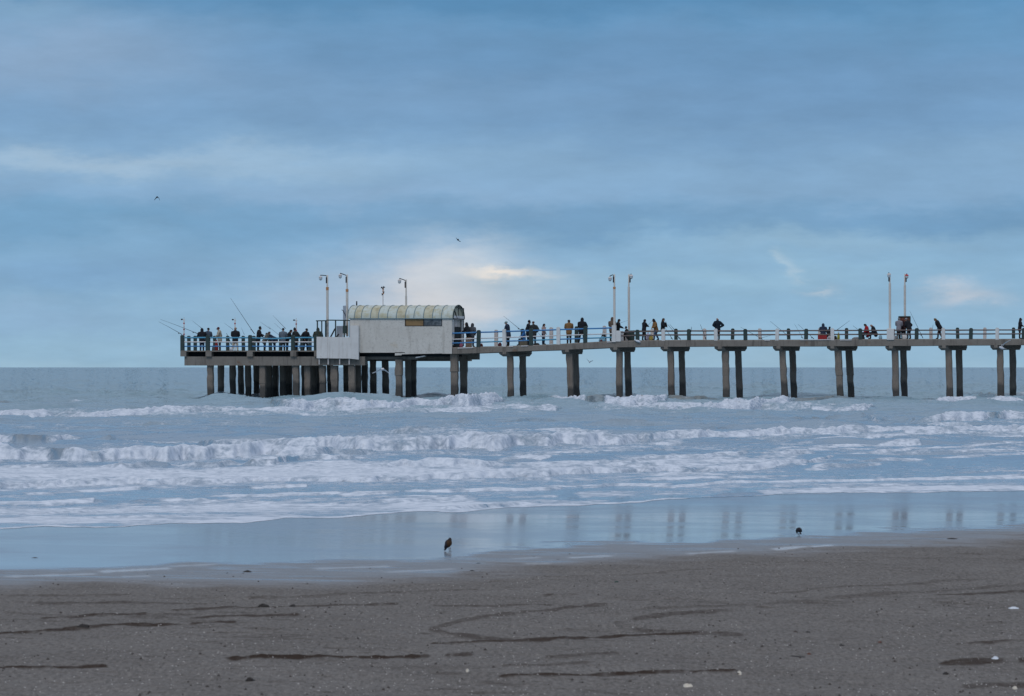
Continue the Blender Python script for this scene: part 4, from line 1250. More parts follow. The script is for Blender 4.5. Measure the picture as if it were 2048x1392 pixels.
lamp_post(655, 549.5, 674.5, 1.4, (641.2, 555.5), 'rusty white lamp post, leftmost on the pier, rising from the iron frame', 6, 574.5)
lamp_post(694.5, 548.5, 673, 1.6, (680.5, 551.5), 'rusty cream lamp post right beside the end of the barrel roof', 5, 578.5)
lamp_post(812.5, 558.5, 690, 4.6, (799, 561.8), 'slim white lamp post standing behind the shelter roof', None, 592, 4.2, 3)
lamp_post(1229, 548, 662, .9, (1220, 557), 'white lamp post on the stepped white plinth with its lantern out on the left', 4, 574, 4.8, 3.2)
lamp_post(1258, 548, 660, 4.5, (1262.5, 552.5), 'white lamp post on the dark plinth opposite the stepped white one', None, 574, 4.8, 3.2)
lamp_post(1780, 546, 658, .9, (1778, 550), 'white lamp post on the broad white plinth with a hidden lantern', None, 567, 4.8, 3)
lamp_post(1810, 547, 678, 4.3, (1813.5, 552), 'white lamp post with a red topped lantern behind the notice board', None, 570, 4.6, 3, True)

pl = empty('plinth', N_(1230, 684, .5), 'stepped white concrete plinth at the join of the two railings', 'plinth')
mb = MB(); slab(mb, 1224, 1231.5, 650.5, 684, -.1, .35); mb.build('slab', M['white'], pl)
mb = MB(); slab(mb, 1231.55, 1241.5, (661, 662), 683, -.06, 1.3); mb.build('block', M['white'], pl)
pl = empty('plinth', on_deck(1261, 4.3), 'dark green concrete plinth under a lamp post on the far side', 'plinth')
mb = MB()
c = on_deck(1262, 4.4); mb.box(c + U_ * .44, .52, .5, .88); mb.build('block', M['green'], pl, .02)
mb = MB(); c = on_deck(1252, 4.3); mb.box(c + U_ * .40, .44, .3, .8); mb.build('step', M['pale'], pl, .02)
pl = empty('plinth', N_(1781, 680, .5), 'broad white concrete plinth in the two bar railing', 'plinth')
mb = MB(); slab(mb, 1773.5, 1788, (657, 657.4), 680, -.08, 1.2); mb.build('block', M['white'], pl, .03)

board = empty('notice_board', on_deck(1809, 4.0), 'dark framed notice board standing behind three huddled anglers', 'notice board')
c = on_deck(1809, 4.0)
mb = MB(); mb.box(c + U_ * 1.35, .86, .05, .9); mb.build('panel', flat('board_brown', (0.13, 0.055, 0.035), .8), board)
mb = MB()
for dx, dz, w, h in ((0, 1.83, .96, .08), (-.46, 1.35, .07, .95), (.46, 1.35, .07, .95), (0, .88, .96, .06)): mb.box(c + A_ * dx + U_ * dz - P_ * .03, w, .1, h)
mb.build('frame', M['green'], board)
for s_ in (-.44, .44):
    mb = MB(); mb.box(c + A_ * s_ + U_ * .42, .07, .07, .84); mb.build('leg', M['green'], board)


def mast(px, ytop, t, label):
    b = on_deck(px, t)
    e = empty('marker_mast', b, label, 'mast', 'striped masts on the pier head')
    Q = lambda x, y: P(x, y, b.y)
    mb = MB(); mb.tube([b, Q(px, ytop + 6), Q(px, ytop + 3)], [.055, .05, .02], 8); mb.build('pole', M['white'], e)
    for y in (ytop + 12, ytop + 24.5, ytop + 34, ytop + 46):
        if y < 700:
            mb = MB(); mb.tube([Q(px, y - 1.1), Q(px, y + 1.1)], .066, 8); mb.build('red_band', M['red'], e)
    mb = MB(); mb.tube([Q(px - 4, ytop + 4.6), Q(px + 2.4, ytop + 5)], .022, 5); mb.tube([Q(px, ytop + 6), Q(px, ytop)], .016, 5); mb.build('cross_arm', M['pale'], e)
    mb = MB(); mb.ball(Q(px - 4.3, ytop + 4.2), .09, .09, .06); mb.tube([Q(px - 5.6, ytop + 3.2), Q(px - 3.4, ytop + 5)], [.03, .07], 6); mb.build('spotlight', M['black'], e)


mast(368, 634.5, .8, 'red banded white mast at the outer corner of the pier head')
mast(470, 635, 4.5, 'red banded white mast above the angler in pale trousers')
mast(592.5, 636, 4.5, 'red banded white mast nearest the iron frame')
e = empty('speaker_mast', N_(766, 690, 3.2), 'thin pole with dark horn loudspeakers above the barrel roof', 'mast')
Q = lambda x, y: P(x, y, Yn(766) + 4.4)
mb = MB(); mb.tube([Q(766, 690), Q(766, 576)], .035, 6); mb.build('pole', M['pale'], e)
for x0, y0, x1, y1 in ((766, 577, 762.6, 574.4), (766, 577, 768.6, 573.2), (766, 588.5, 763.4, 589), (766, 584.5, 768.5, 585)):
    mb = MB(); mb.tube([Q(x0, y0), Q((x0 + x1) / 2, (y0 + y1) / 2), Q(x1, y1)], [.04, .05, .11], 8); mb.build('horn', M['black'], e)
for y in (578.5, 582, 587):
    mb = MB(); mb.tube([Q(764.6, y), Q(767.8, y)], .05, 6); mb.build('clamp', M['lamprust'], e)


# ------------------------------------------------------------------ people
SKIN = flat('skin', (0.30, 0.165, 0.115), 0.6, 0.1)
_cm = {}


def cloth(c):
    k = tuple(round(x, 3) for x in c)
    if k not in _cm:
        def b(N):
            n = N.noise(N.pos, 7.0, 5, 0.65)
            kk = N.m('MULTIPLY_ADD', N.m('SUBTRACT', n, 0.5), 0.9, 1.0)
            N.put(N.p.inputs['Base Color'], N.mix(1.0, c, N.xyz(kk, kk, kk), 'MULTIPLY'))
            bb = N.new('ShaderNodeBump'); N.put(bb.inputs['Height'], n); N.put(bb.inputs['Distance'], 0.04); N.put(bb.inputs['Strength'], 0.5)
            N.L.new(bb.outputs[0], N.p.inputs['Normal'])
        _cm[k] = mat('cloth', b, 0.9, 0.15)
    return _cm[k]


_skins = []


def skin_obj(name, chains, root_pt, material, parent, level=1):
    """grow one continuous surface over a skeleton given as chains of (point, radius)"""
    verts = []; rad = []; edges = []; idx = {}

    def vid(p, r):
        k = (round(p[0], 4), round(p[1], 4), round(p[2], 4))
        if k not in idx:
            idx[k] = len(verts); verts.append(tuple(p)); rad.append(r)
        return idx[k]
    for ch in chains:
        last = None
        for p, r in ch:
            i = vid(p, r)
            if last is not None and last != i: edges.append((last, i))
            last = i
    me = bpy.data.meshes.new(name)
    me.from_pydata(verts, edges, [])
    o = bpy.data.objects.new(name, me)
    COL.objects.link(o)
    o.parent = parent
    m = o.modifiers.new('Skin', 'SKIN'); m.use_smooth_shade = True; m.branch_smoothing = 0.3
    if not me.skin_vertices:
        bpy.context.view_layer.objects.active = o
        bpy.ops.mesh.customdata_skin_add()
    ri = vid(root_pt, 0)
    for i, sv in enumerate(me.skin_vertices[0].data):
        r = rad[i]
        sv.radius = r if hasattr(r, '__len__') else (r, r)
        sv.use_root = (i == ri)
    s_ = o.modifiers.new('Sub', 'SUBSURF'); s_.levels = level; s_.render_levels = level
    me.materials.append(material)
    _skins.append(o)
    return o


def blob_obj(name, chains, material, parent, voxel=.024, depth=.78):
    """clothing: ellipsoids strung along chains of (point, radius), fused into one surface"""
    mb = MB()
    for ch in chains:
        for (p0, r0), (p1, r1) in zip(ch[:-1], ch[1:]):
            R0 = r0 if hasattr(r0, '__len__') else (r0, r0 * depth, r0)
            R1 = r1 if hasattr(r1, '__len__') else (r1, r1 * depth, r1)
            n = max(2, int((p1 - p0).length / (.35 * min(R0[0], R1[0]))) + 1)
            for k in range(n + 1):
                t_ = k / n
                rr_ = [a_ + (b_ - a_) * t_ for a_, b_ in zip(R0, R1)]
                mb.ball(p0.lerp(p1, t_), rr_[0], rr_[1], rr_[2], 10, 6)
    me = bpy.data.meshes.new(name)
    me.from_pydata(mb.v, [], mb.f)
    me.materials.append(material)
    o = bpy.data.objects.new(name, me)
    COL.objects.link(o)
    o.parent = parent
    m = o.modifiers.new('Fuse', 'REMESH'); m.mode = 'VOXEL'; m.voxel_size = voxel; m.use_smooth_shade = True
    s_ = o.modifiers.new('Smooth', 'SMOOTH'); s_.factor = .6; s_.iterations = 3
    _skins.append(o)
    return o


def person(label, px, top, t, jacket, trousers, face=180, lean=4, arms=('down', 'down'), legs='stand', head=('cap', (0.015, 0.015, 0.02)),
           bulk=1.0, h=None, nod=10, group=None, long_=1.0, dx=0.0):
    """px: photo column, top: photo row of the crown, t: metres from the near edge; face: 0 looks at the beach, 90 looks towards the land"""
    base = on_deck(px, t)
    root = empty('person', base, label, 'person')
    root.rotation_euler = (0, 0, R(face))
    zt = H + (CY - top) / F * base.y - base.z
    cl = math.cos(R(lean))
    if legs in ('stand', 'stride', 'apart'):
        h = h or zt / (0.53 + 0.47 * (0.35 + 0.65 * cl) - 0.02 * (lean > 25))
    else:
        h = h or 1.72
    k = h / 1.75
    V = lambda x, f, z: Vector((x * k, -f * k, z * k))     # x sideways, f forward, z up
    # legs
    seat = {'sit': .50, 'crouch': .34, 'low': .42}.get(legs, .92)
    pel = V(0, 0, seat)
    if legs == 'stand': L = [(V(.10, .0, .49), V(.105, -.02, .085), V(.12, .13, .035)), (V(-.10, .0, .49), V(-.105, -.02, .085), V(-.12, .13, .035))]
    elif legs == 'apart': L = [(V(.15, .02, .49), V(.20, -.02, .085), V(.24, .12, .035)), (V(-.14, .02, .49), V(-.18, -.02, .085), V(-.21, .12, .035))]
    elif legs == 'stride': L = [(V(.09, .16, .50), V(.10, .20, .085), V(.11, .34, .035)), (V(-.09, -.06, .48), V(-.10, -.26, .085), V(-.11, -.12, .035))]
    elif legs == 'sit': L = [(V(.13, .40, .52), V(.14, .42, .085), V(.15, .57, .035)), (V(-.13, .40, .52), V(-.14, .36, .085), V(-.15, .51, .035))]
    elif legs == 'low': L = [(V(.16, .34, .50), V(.15, .22, .085), V(.16, .37, .035)), (V(-.14, .36, .46), V(-.14, .30, .085), V(-.15, .44, .035))]
    else: L = [(V(.16, .33, .44), V(.13, .06, .085), V(.14, .21, .035)), (V(-.16, .33, .40), V(-.13, .02, .085), V(-.14, .17, .035))]
    hips = [pel + V(.09, .0, -.04), pel + V(-.09, .0, -.04)]
    a = R(lean)
    def T(x, f, z):     # torso frame, leaning forward over the pelvis
        return pel + V(x, f * math.cos(a) + z * math.sin(a), z * math.cos(a) - f * math.sin(a))
    waist = T(0, .01, .16); chest = T(0, .01, .36); coll = T(0, 0, .50); neck = T(0, .01, .555)
    a2 = a * .55 + R(nod)
    def Hd(x, f, z):
        return neck + V(x, f * math.cos(a2) + z * math.sin(a2), z * math.cos(a2) - f * math.sin(a2))
    jaw = Hd(0, .025, .085); mid = Hd(0, .02, .165); crown = Hd(0, .0, .245); nose = Hd(0, .125, .135); chin = Hd(0, .09, .07)
    sh = [T(.205 * (0.9 + .12 * bulk), 0, .45), T(-.205 * (0.9 + .12 * bulk), 0, .45)]
    hand_of = {'down': (.26, .06, -.08), 'front': (.06, .30, .16), 'rail': (.16, .40, .16), 'hips': (.19, -.02, .06), 'up': (.08, .22, .46), 'reach': (.16, .34, -.22),
               'rod': (.08, .36, .26), 'pockets': (.22, .10, .02), 'knees': (.14, .36, .02)}
    H_ = []
    for i, s_ in ((0, 1), (1, -1)):
        x, f, z = hand_of[arms[i]]
        hd = T(s_ * x, f, z)
        if arms[i] == 'hips': el = T(s_ * .42, -.12, .22)
        elif arms[i] == 'up': el = T(s_ * .26, .22, .20)
        elif arms[i] == 'pockets': el = T(s_ * .33, -.10, .20)
        else:
            m_ = (sh[i] + hd) / 2
            el = m_ + V(s_ * .115, -.07, -.05)
        H_.append((sh[i], el, hd))
    kk = k
    ch = [[(pel, .125 * kk), (waist, .115 * kk), (chest, .14 * kk), (coll, .10 * kk), (neck, .055 * kk), (jaw, .072 * kk), (mid, .092 * kk), (crown, .062 * kk)],
          [(jaw, .072 * kk), (chin, .035 * kk)], [(mid, .092 * kk), (nose, .016 * kk)]]
    for i, (kn, an, to) in enumerate(L):
        ch.append([(pel, .125 * kk), (hips[i], .085 * kk), (kn, .058 * kk), (an, .04 * kk), (to, .032 * kk)])
    for s0, el, hd in H_:
        d = (hd - el).normalized()
        side = d.cross(Vector((0, 0, 1)))
        side = side.normalized() if side.length > .1 else Vector((1, 0, 0))
        dn = d.cross(side).normalized()
        palm = hd + d * .055 * kk
        ch.append([(coll, .10 * kk), (s0, .062 * kk), (el, .042 * kk), (hd, .028 * kk), (palm, (.030 * kk, .018 * kk))])
        for j, (o_, ln) in enumerate(((-.027, .060), (-.009, .072), (.009, .068), (.027, .052))):
            k1 = palm + d * .045 * kk + side * o_ * kk
            k2 = k1 + (d * .6 + dn * .8) * ln * .55 * kk
            ch.append([(palm, (.030 * kk, .018 * kk)), (k1, .0095 * kk), (k2, .008 * kk)])
        th = hd + d * .02 * kk - side * .034 * kk
        ch.append([(hd, .028 * kk), (th, .011 * kk), (th + (d * .8 + dn * .6) * .045 * kk, .009 * kk)])
    skin_obj('body', ch, pel, SKIN, root)
    b = 1.12 + .62 * (bulk - 1)
    hem = T(0, 0, .05 - .16 * long_)
    jc = [[(hem, .185 * kk * b), (T(0, 0, .04), .180 * kk * b), (waist, .178 * kk * b), (chest, .195 * kk * b), (T(0, -.01, .43), .165 * kk * b), (coll, .115 * kk), (neck, .085 * kk)]]
    for s0, el, hd in H_:
        jc.append([(coll, .10 * kk), (s0, .092 * kk * b), (s0.lerp(el, .5), .086 * kk * b), (el, .078 * kk * b), (el.lerp(hd, .55), .068 * kk * b), (hd - (hd - el) * .06, .056 * kk)])
    blob_obj('jacket', jc, cloth(jacket), root)
    tr = [[(T(0, 0, .08), .160 * kk), (pel, .168 * kk)]]
    for i, (kn, an, to) in enumerate(L):
        tr.append([(hips[i], .118 * kk), (hips[i].lerp(kn, .5), .104 * kk), (kn, .086 * kk), (kn.lerp(an, .5), .080 * kk), (an + V(0, 0, .02), .068 * kk)])
    blob_obj('trousers', tr, cloth(trousers), root, .024, .92)
    for kn, an, to in L:
        hl = an + (an - to) * .25; hl.z = .045 * k
        skin_obj('shoe', [[(hl, .048 * kk), (an * .5 + to * .5 + V(0, 0, .02), .052 * kk), (to + (to - an) * .25, .040 * kk)]], hl, cloth((0.02, 0.018, 0.018)), root)
    kind, hc = head
    E_ = lambda *q: tuple(x * kk for x in q)
    if kind == 'hood':
        blob_obj('hood', [[(Hd(0, -.03, -.06), E_(.15, .12, .08)), (Hd(0, -.035, .03), E_(.125, .11, .10)), (Hd(0, -.03, .15), E_(.128, .125, .125)), (Hd(0, -.045, .20), E_(.105, .10, .10))]], cloth(hc), root, .02)
    elif kind == 'cap':
        blob_obj('cap', [[(Hd(0, -.005, .195), E_(.106, .112, .07)), (Hd(0, -.01, .215), E_(.098, .10, .07))], [(Hd(0, .07, .185), E_(.08, .06, .018)), (Hd(0, .14, .172), E_(.06, .05, .016))]], cloth(hc), root, .016)
    elif kind == 'beanie':
        blob_obj('beanie', [[(Hd(0, -.01, .17), E_(.108, .112, .07)), (Hd(0, -.02, .22), E_(.096, .10, .075)), (Hd(0, -.03, .27), E_(.05, .05, .045))]], cloth(hc), root, .016)
    elif kind == 'hair':
        blob_obj('hair', [[(Hd(0, -.05, .06), E_(.085, .06, .05)), (Hd(0, -.04, .14), E_(.104, .085, .08)), (Hd(0, -.01, .205), E_(.102, .105, .062))]], cloth(hc), root, .016)
    elif kind == 'long':
        blob_obj('hair', [[(Hd(0, -.09, -.16), E_(.075, .04, .06)), (Hd(0, -.075, -.02), E_(.10, .05, .07)), (Hd(0, -.04, .14), E_(.110, .088, .08)), (Hd(0, -.01, .205), E_(.104, .106, .064))]], cloth(hc), root, .016)
    elif kind == 'thin':
        blob_obj('hair', [[(Hd(.07, -.05, .10), E_(.035, .05, .04)), (Hd(0, -.08, .10), E_(.07, .035, .045)), (Hd(-.07, -.05, .10), E_(.035, .05, .04))]], cloth(hc), root, .014)
    return root


BK = (0.019, 0.021, 0.027); NV = (0.027, 0.038, 0.066); SL_ = (0.060, 0.085, 0.12); DG = (0.035, 0.040, 0.042); GB = (0.12, 0.15, 0.19)  # darkest cloth tones lifted towards blue to stand for haze
OL = (0.050, 0.060, 0.050); BE = (0.36, 0.33, 0.27); TAN = (0.22, 0.125, 0.055); JE = (0.045, 0.085, 0.16); KH = (0.46, 0.41, 0.32)
person('person in a bulky black hooded jacket at the outer end of the pier head', 404, 656.5, 2.0, BK, NV, 185, 10, ('rail', 'rail'), 'stand', ('hood', BK), 1.25)
person('person in a slate blue jacket and dark cap with back turned', 415.5, 655.5, 2.6, SL_, SL_, 165, 8, ('front', 'front'), 'stand', ('cap', BK), 1.12)
person('person in a cream jacket and dark red cap, seen in profile', 439.5, 654, 2.2, BE, DG, 270, 4, ('front', 'pockets'), 'stand', ('cap', (0.10, 0.025, 0.030)), 1.1, nod=14)
person('person in a black jacket, khaki trousers and beige cap', 470.5, 654.5, 2.4, BK, KH, 175, 6, ('front', 'front'), 'apart', ('cap', (0.36, 0.27, 0.21)), 1.22)
person('person in black with a tall beanie beside the dark railing post', 516.5, 653, 2.6, BK, BK, 100, 8, ('rod', 'front'), 'stand', ('beanie', BK), 1.12)
person('person in a grey olive jacket stooping with a white collar', 529.5, 659.5, 1.8, (0.12, 0.115, 0.10), DG, 80, 32, ('front', 'rail'), 'stand', ('hair', (0.10, 0.09, 0.09)), 1.15, h=1.78)
person('person in navy bent right over at the middle of the pier head', 549, 660, 2.2, NV, BK, 265, 62, ('reach', 'reach'), 'stand', ('hood', NV), 1.25, h=1.9)
person('person in a blue grey jacket and dark cap near the second striped mast', 566, 656, 2.4, GB, DG, 175, 5, ('front', 'front'), 'stand', ('cap', BK), 1.12)
person('person in black leaning over beside the blue grey jacket', 574.5, 658.5, 3.2, BK, DG, 80, 24, ('rail', 'front'), 'stand', ('hair', BK), 1.1)
person('person in a black jacket right under a striped mast', 592, 655.5, 2.6, DG, DG, 235, 8, ('front', 'pockets'), 'stand', ('beanie', BK), 1.15)
person('person in a dark coat and cap with reddened cheek, legs apart', 611, 656.5, 2.2, BK, BK, 45, 6, ('front', 'pockets'), 'apart', ('cap', BK), 1.25, nod=16)
person('person in a dark olive hooded coat hunched behind the white screen wall', 636.5, 655.5, 2.4, OL, OL, 190, 16, ('rail', 'rail'), 'stand', ('hood', OL), 1.3)
person('person in a black hood leaning on the rail by the shelter door', 936.5, 645, 1.3, BK, BK, 300, 12, ('rail', 'rail'), 'stand', ('hood', BK), 1.1)
person('person in a grey hooded coat next to the shelter door', 944, 646.5, 1.9, (0.075, 0.085, 0.10), NV, 150, 6, ('front', 'pockets'), 'stand', ('hood', (0.05, 0.055, 0.065)), 1.12)
person('person in a navy coat and pale green cap behind a white post', 1016, 642, 2.2, NV, BK, 250, 8, ('front', 'front'), 'stand', ('cap', (0.27, 0.36, 0.36)), 1.25, long_=1.5)
person('person in a bright blue hooded jacket seated and holding a rod', 1048, 644, 2.4, (0.025, 0.11, 0.29), BK, 270, 2, ('rod', 'rod'), 'sit', ('hood', (0.02, 0.09, 0.25)), 1.15)
person('person in black with a dark beanie turned to a neighbour', 1056.5, 640.5, 2.8, BK, BK, 100, 3, ('pockets', 'front'), 'stand', ('beanie', (0.02, 0.015, 0.02)), 1.08)
person('person in a charcoal jacket with a reddish cap', 1067.5, 642.5, 2.5, DG, NV, 200, 4, ('front', 'pockets'), 'stand', ('cap', (0.10, 0.05, 0.045)), 1.18)
person('slim person in a pinkish beige coat and dark leggings, hand to hair', 1087, 647, 2.4, (0.31, 0.235, 0.225), NV, 60, 2, ('pockets', 'up'), 'stand', ('long', BK), .95, long_=1.5)
person('person in a tan jacket with back to the beach', 1138, 639, 2.6, TAN, (0.030, 0.028, 0.028), 185, 4, ('front', 'front'), 'stand', ('hair', (0.06, 0.055, 0.055)), 1.18)
person('person in a black hooded jacket next to a dark far post', 1163.5, 635.5, 2.2, BK, BK, 160, 8, ('front', 'rail'), 'apart', ('hood', BK), 1.28)
person('person in a brown hooded jacket and dark green trousers beside the stepped plinth', 1224, 634.5, 2.6, (0.125, 0.090, 0.070), (0.03, 0.045, 0.042), 150, 4, ('front', 'pockets'), 'stand', ('hood', (0.10, 0.072, 0.058)), 1.2)
person('person in black half hidden by the lamp post on the stepped plinth', 1235.5, 637.5, 2.9, BK, BK, 90, 6, ('front', 'rail'), 'stand', ('hair', BK), 1.1)
person('small dark seated person beside the dark plinth', 1255, 646, 3.6, DG, BK, 240, 10, ('front', 'front'), 'sit', ('beanie', BK), .95, h=1.6)
person('person in black holding out a rod, between a dark and a pale post', 1288, 638, 2.3, BK, BK, 120, 4, ('rod', 'rod'), 'apart', ('hair', BK), 1.14)
person('person in a brown jacket and blue jeans with a black hood, looking down', 1312, 637.5, 2.3, TAN, JE, 290, 14, ('front', 'front'), 'stride', ('hood', BK), 1.18, nod=24)
person('person in black with brown hair raising one arm', 1325.5, 636, 2.5, BK, BK, 70, 2, ('up', 'front'), 'stand', ('long', (0.07, 0.045, 0.035)), 1.1)
person('bald person in dark navy with hands on hips', 1435.5, 635, 2.4, (0.014, 0.022, 0.034), BK, 200, 5, ('hips', 'hips'), 'stand', ('thin', (0.22, 0.12, 0.11)), 1.22)
person('person in a navy hood sitting on a red cool box', 1646.5, 649, 2.3, NV, NV, 180, 8, ('front', 'front'), 'sit', ('hood', NV), 1.25)
person('small dark haired person crouching beside the red cool box', 1658.5, 655, 2.0, BK, BK, 160, 12, ('front', 'front'), 'low', ('hair', BK), 1.0, h=1.5)
person('person in a red jacket with a pale shoulder stripe, stooping', 1735.5, 642, 2.5, (0.32, 0.018, 0.028), BK, 285, 14, ('front', 'knees'), 'sit', ('hair', BK), 1.1, nod=26)
person('grey haired person in black crouching by the red jacket', 1750.5, 649, 2.2, BK, BK, 275, 26, ('knees', 'knees'), 'sit', ('thin', (0.33, 0.25, 0.24)), 1.15)
person('person in a light grey jacket at the notice board', 1797.5, 635, 2.6, (0.24, 0.235, 0.27), BK, 155, 6, ('front', 'front'), 'stand', ('hair', (0.16, 0.16, 0.17)), 1.12)
person('person in dark maroon in the middle of the notice board group', 1806.5, 636.5, 3.0, (0.030, 0.014, 0.018), BK, 190, 14, ('front', 'front'), 'stand', ('hair', (0.12, 0.04, 0.03)), 1.12)
person('broad person in a black coat bending at the notice board', 1818, 635.5, 2.5, BK, BK, 230, 20, ('front', 'pockets'), 'apart', ('cap', (0.20, 0.22, 0.25)), 1.35)
person('fair haired person in black bending to reach the far rail', 1879.5, 636, 3.4, BK, BK, 285, 30, ('reach', 'pockets'), 'stride', ('hair', (0.20, 0.14, 0.07)), 1.15, nod=20)
person('person in a black hood with hands held forward, near the landward end', 2039.5, 636, 2.4, BK, BK, 80, 5, ('front', 'front'), 'stand', ('hood', BK), 1.1)

bpy.context.view_layer.update()
dg = bpy.context.evaluated_depsgraph_get()
_new = [(o, bpy.data.meshes.new_from_object(o.evaluated_get(dg))) for o in _skins]
for o, me in _new:
    old = o.data
    o.modifiers.clear()
    o.data = me
    bpy.data.meshes.remove(old)
    me.polygons.foreach_set('use_smooth', [True] * len(me.polygons))

# ------------------------------------------------------------------ fishing rods
ROD = flat('carbon_rod', (0.022, 0.026, 0.032), 0.5, 0.2)
REEL = flat('reel_metal', (0.05, 0.05, 0.055), 0.4, 0.2)


def rod(label, x0, y0, x1, y1, t0, t1, r_=.016, reel=True, bend=0.0):
    a = P(x0, y0, Yn(x0) + t0); b = P(x1, y1, Yn(x1) + t1)
    e = empty('fishing_rod', a, label, 'fishing rod', 'fishing rods along the pier')
    q = lambda s_: a.lerp(b, s_) - U_ * (bend * s_ * s_)
    mb = MB(); mb.tube([q(s_) for s_ in (.12, .3, .5, .7, .86, 1)], [r_, r_ * .9, r_ * .75, r_ * .6, r_ * .5, r_ * .4], 6); mb.build('blank', ROD, e)
    mb = MB(); mb.tube([q(0), q(.06), q(.125)], [r_ * 1.3, r_ * 1.5, r_ * 1.2], 6); mb.build('grip', M['black'], e)
    if reel:
        mb = MB(); c = q(.14) - U_ * .06; mb.ball(c, .05, .05, .045); mb.tube([c, c + U_ * .06], .012, 5); mb.build('reel', REEL, e)
    return e


rod('rod slanting low out to sea past the corner mast, lower of two', 364, 669, 317, 641, .3, .8, .018, bend=.1)
rod('rod slanting out to sea past the corner mast, upper of two', 397, 668, 321, 636, .4, 1.2, .018, bend=.12)
rod('short rod tip sticking up beyond the bulky black hood', 404, 657, 384, 641, 3.0, 6.0, .016, False)
rod('rod pointing up behind the beige cap', 466, 659, 449, 646.5, 4.0, 6.0, .015, False)
rod('very long rod standing steeply beside the tall beanie', 509, 668, 461, 596, 2.2, 3.5, .022)
rod('short rod between the khaki trousers and the dark post', 488.5, 669, 482.5, 655, .4, 1.0, .013, False)
rod('rod above the grey olive stooping back', 541, 658, 520, 643.5, 4.0, 6.0, .013, False)
rod('steep rod rising beside the blue grey jacket', 571, 657, 546, 631, 3.6, 5.5, .016, False)
rod('thin rod behind the blue grey jacket', 566, 662, 549, 646.5, 4.4, 6.5, .012, False)
rod('thin rod low between the bent navy back and the blue grey jacket', 561, 672.5, 537, 653, 4.5, 6.5, .012, False)
rod('rod butt propped against the far rail by the khaki trousers', 463, 689, 453, 666.5, 1.4, 1.0, .035, False)
rod('long rod held up by the bright blue jacket', 1041.5, 660, 1007, 632, 2.0, 1.0, .018)
rod('thin rod leaning beside the pinkish beige coat', 1084, 674, 1073, 662, .5, .4, .012, False)
rod('thin rod held out behind the stepped plinth', 1236, 647.5, 1256, 640.5, 2.4, 3.0, .012, False)
rod('thin rod held out between the black and the brown jacket', 1295, 652, 1306, 639.5, 2.0, 3.4, .012, False)
rod('rod propped on the rail right beside a white post, innermost of three', 1345, 678.5, 1327, 651, 1.2, -.2, .020)
rod('rod propped on the rail crossing another, thickest of three', 1361, 678.5, 1335.5, 649, 1.4, -.4, .026)
rod('short rod crossing the thick one at the rail', 1350, 661, 1339.5, 648.5, .8, -.2, .020, False)
rod('short upright rod end at a dark post', 1381.5, 664, 1383.2, 653.5, .1, .0, .028, False)
rod('steep thick rod leaning at a pale far post', 1412, 678.5, 1400.5, 649, 1.6, 3.4, .028)
rod('long low rod lying across the rails', 1525, 678.5, 1481, 654, 1.4, -.5, .018)
rod('thin bowed rod lying on the rails by a white post', 1522, 676, 1541, 671, .8, .3, .014, False)
rod('long rod pointing up to sea over a white post', 1580, 675, 1540.5, 642.5, 1.4, .2, .018)
rod('steep thin rod in front of the dark post by the cool box', 1606, 677, 1589, 648, 1.6, .2, .014)
rod('rod leaning out from behind the dark post by the cool box', 1628, 678, 1596, 648.5, 1.8, .4, .018)
rod('rod pointing landward beside the yellow bag', 1674, 660, 1699, 641.5, 1.0, .2, .016, False)
rod('rod on the rail in front of the red jacket', 1737, 676, 1706, 651.5, 1.0, -.2, .022)
rod('tall rod leaning from the notice board group', 1846, 676.5, 1819.5, 622, 1.4, .4, .018)
rod('short rod tip standing at a pinkish far post', 1864.5, 660, 1866.3, 648, 4.6, 4.8, .014, False)

# ------------------------------------------------------------------ luggage on the deck
def thing_box(name, label, cat, px, t, w, d, hgt, m_, lid=None, handle=False):
    c = on_deck(px, t)
    e = empty(name, c, label, cat)
    mb = MB(); mb.box(c + U_ * (hgt * .5), w, d, hgt); mb.build('box', m_, e, .02)
    if lid is not None:
        mb = MB(); mb.box(c + U_ * (hgt + .03), w + .03, d + .03, .056); mb.build('lid', lid, e, .015)
    if handle:
        mb = MB(); mb.tube([c + A_ * (-w * .42) + U_ * hgt, c + A_ * (-w * .3) + U_ * (hgt + .14), c + A_ * (w * .3) + U_ * (hgt + .14), c + A_ * (w * .42) + U_ * hgt], .016, 6); mb.build('handle', M['iron'], e)
    return e


def bag(label, px, t, w, hgt, m_, straps=True, cat='bag'):
    c = on_deck(px, t)
    e = empty('bag', c, label, cat)
    mb = MB()
    rr = np.random.RandomState(int(px))
    n = 10
    vs = []; fs = []
    prof = [(0, .42), (.08, .52), (.35, .55), (.7, .45), (.92, .28), (1, .12)]
    for z, r_ in prof:
        for k in range(n):
            t_ = 2 * math.pi * k / n
            j = rr.uniform(.86, 1.12)
            vs.append(c + A_ * (math.cos(t_) * r_ * w * j) + P_ * (math.sin(t_) * r_ * w * .7 * j) + U_ * (z * hgt * rr.uniform(.96, 1.04)))
    for i in range(len(prof) - 1):
        for k in range(n): fs.append((i * n + k, i * n + (k + 1) % n, (i + 1) * n + (k + 1) % n, (i + 1) * n + k))
    fs.append(tuple(range(n))); fs.append(tuple(range((len(prof) - 1) * n, len(prof) * n)))
    mb.add(vs, fs, 0, True); mb.build('sack', m_, e)
    if straps:
        mb = MB(); mb.tube([c + A_ * (-.2 * w) + U_ * hgt * .9, c + A_ * (-.12 * w) + U_ * hgt * 1.2, c + A_ * (.12 * w) + U_ * hgt * 1.2, c + A_ * (.2 * w) + U_ * hgt * .9], .014, 5); mb.build('strap', M['iron'], e)
    return e


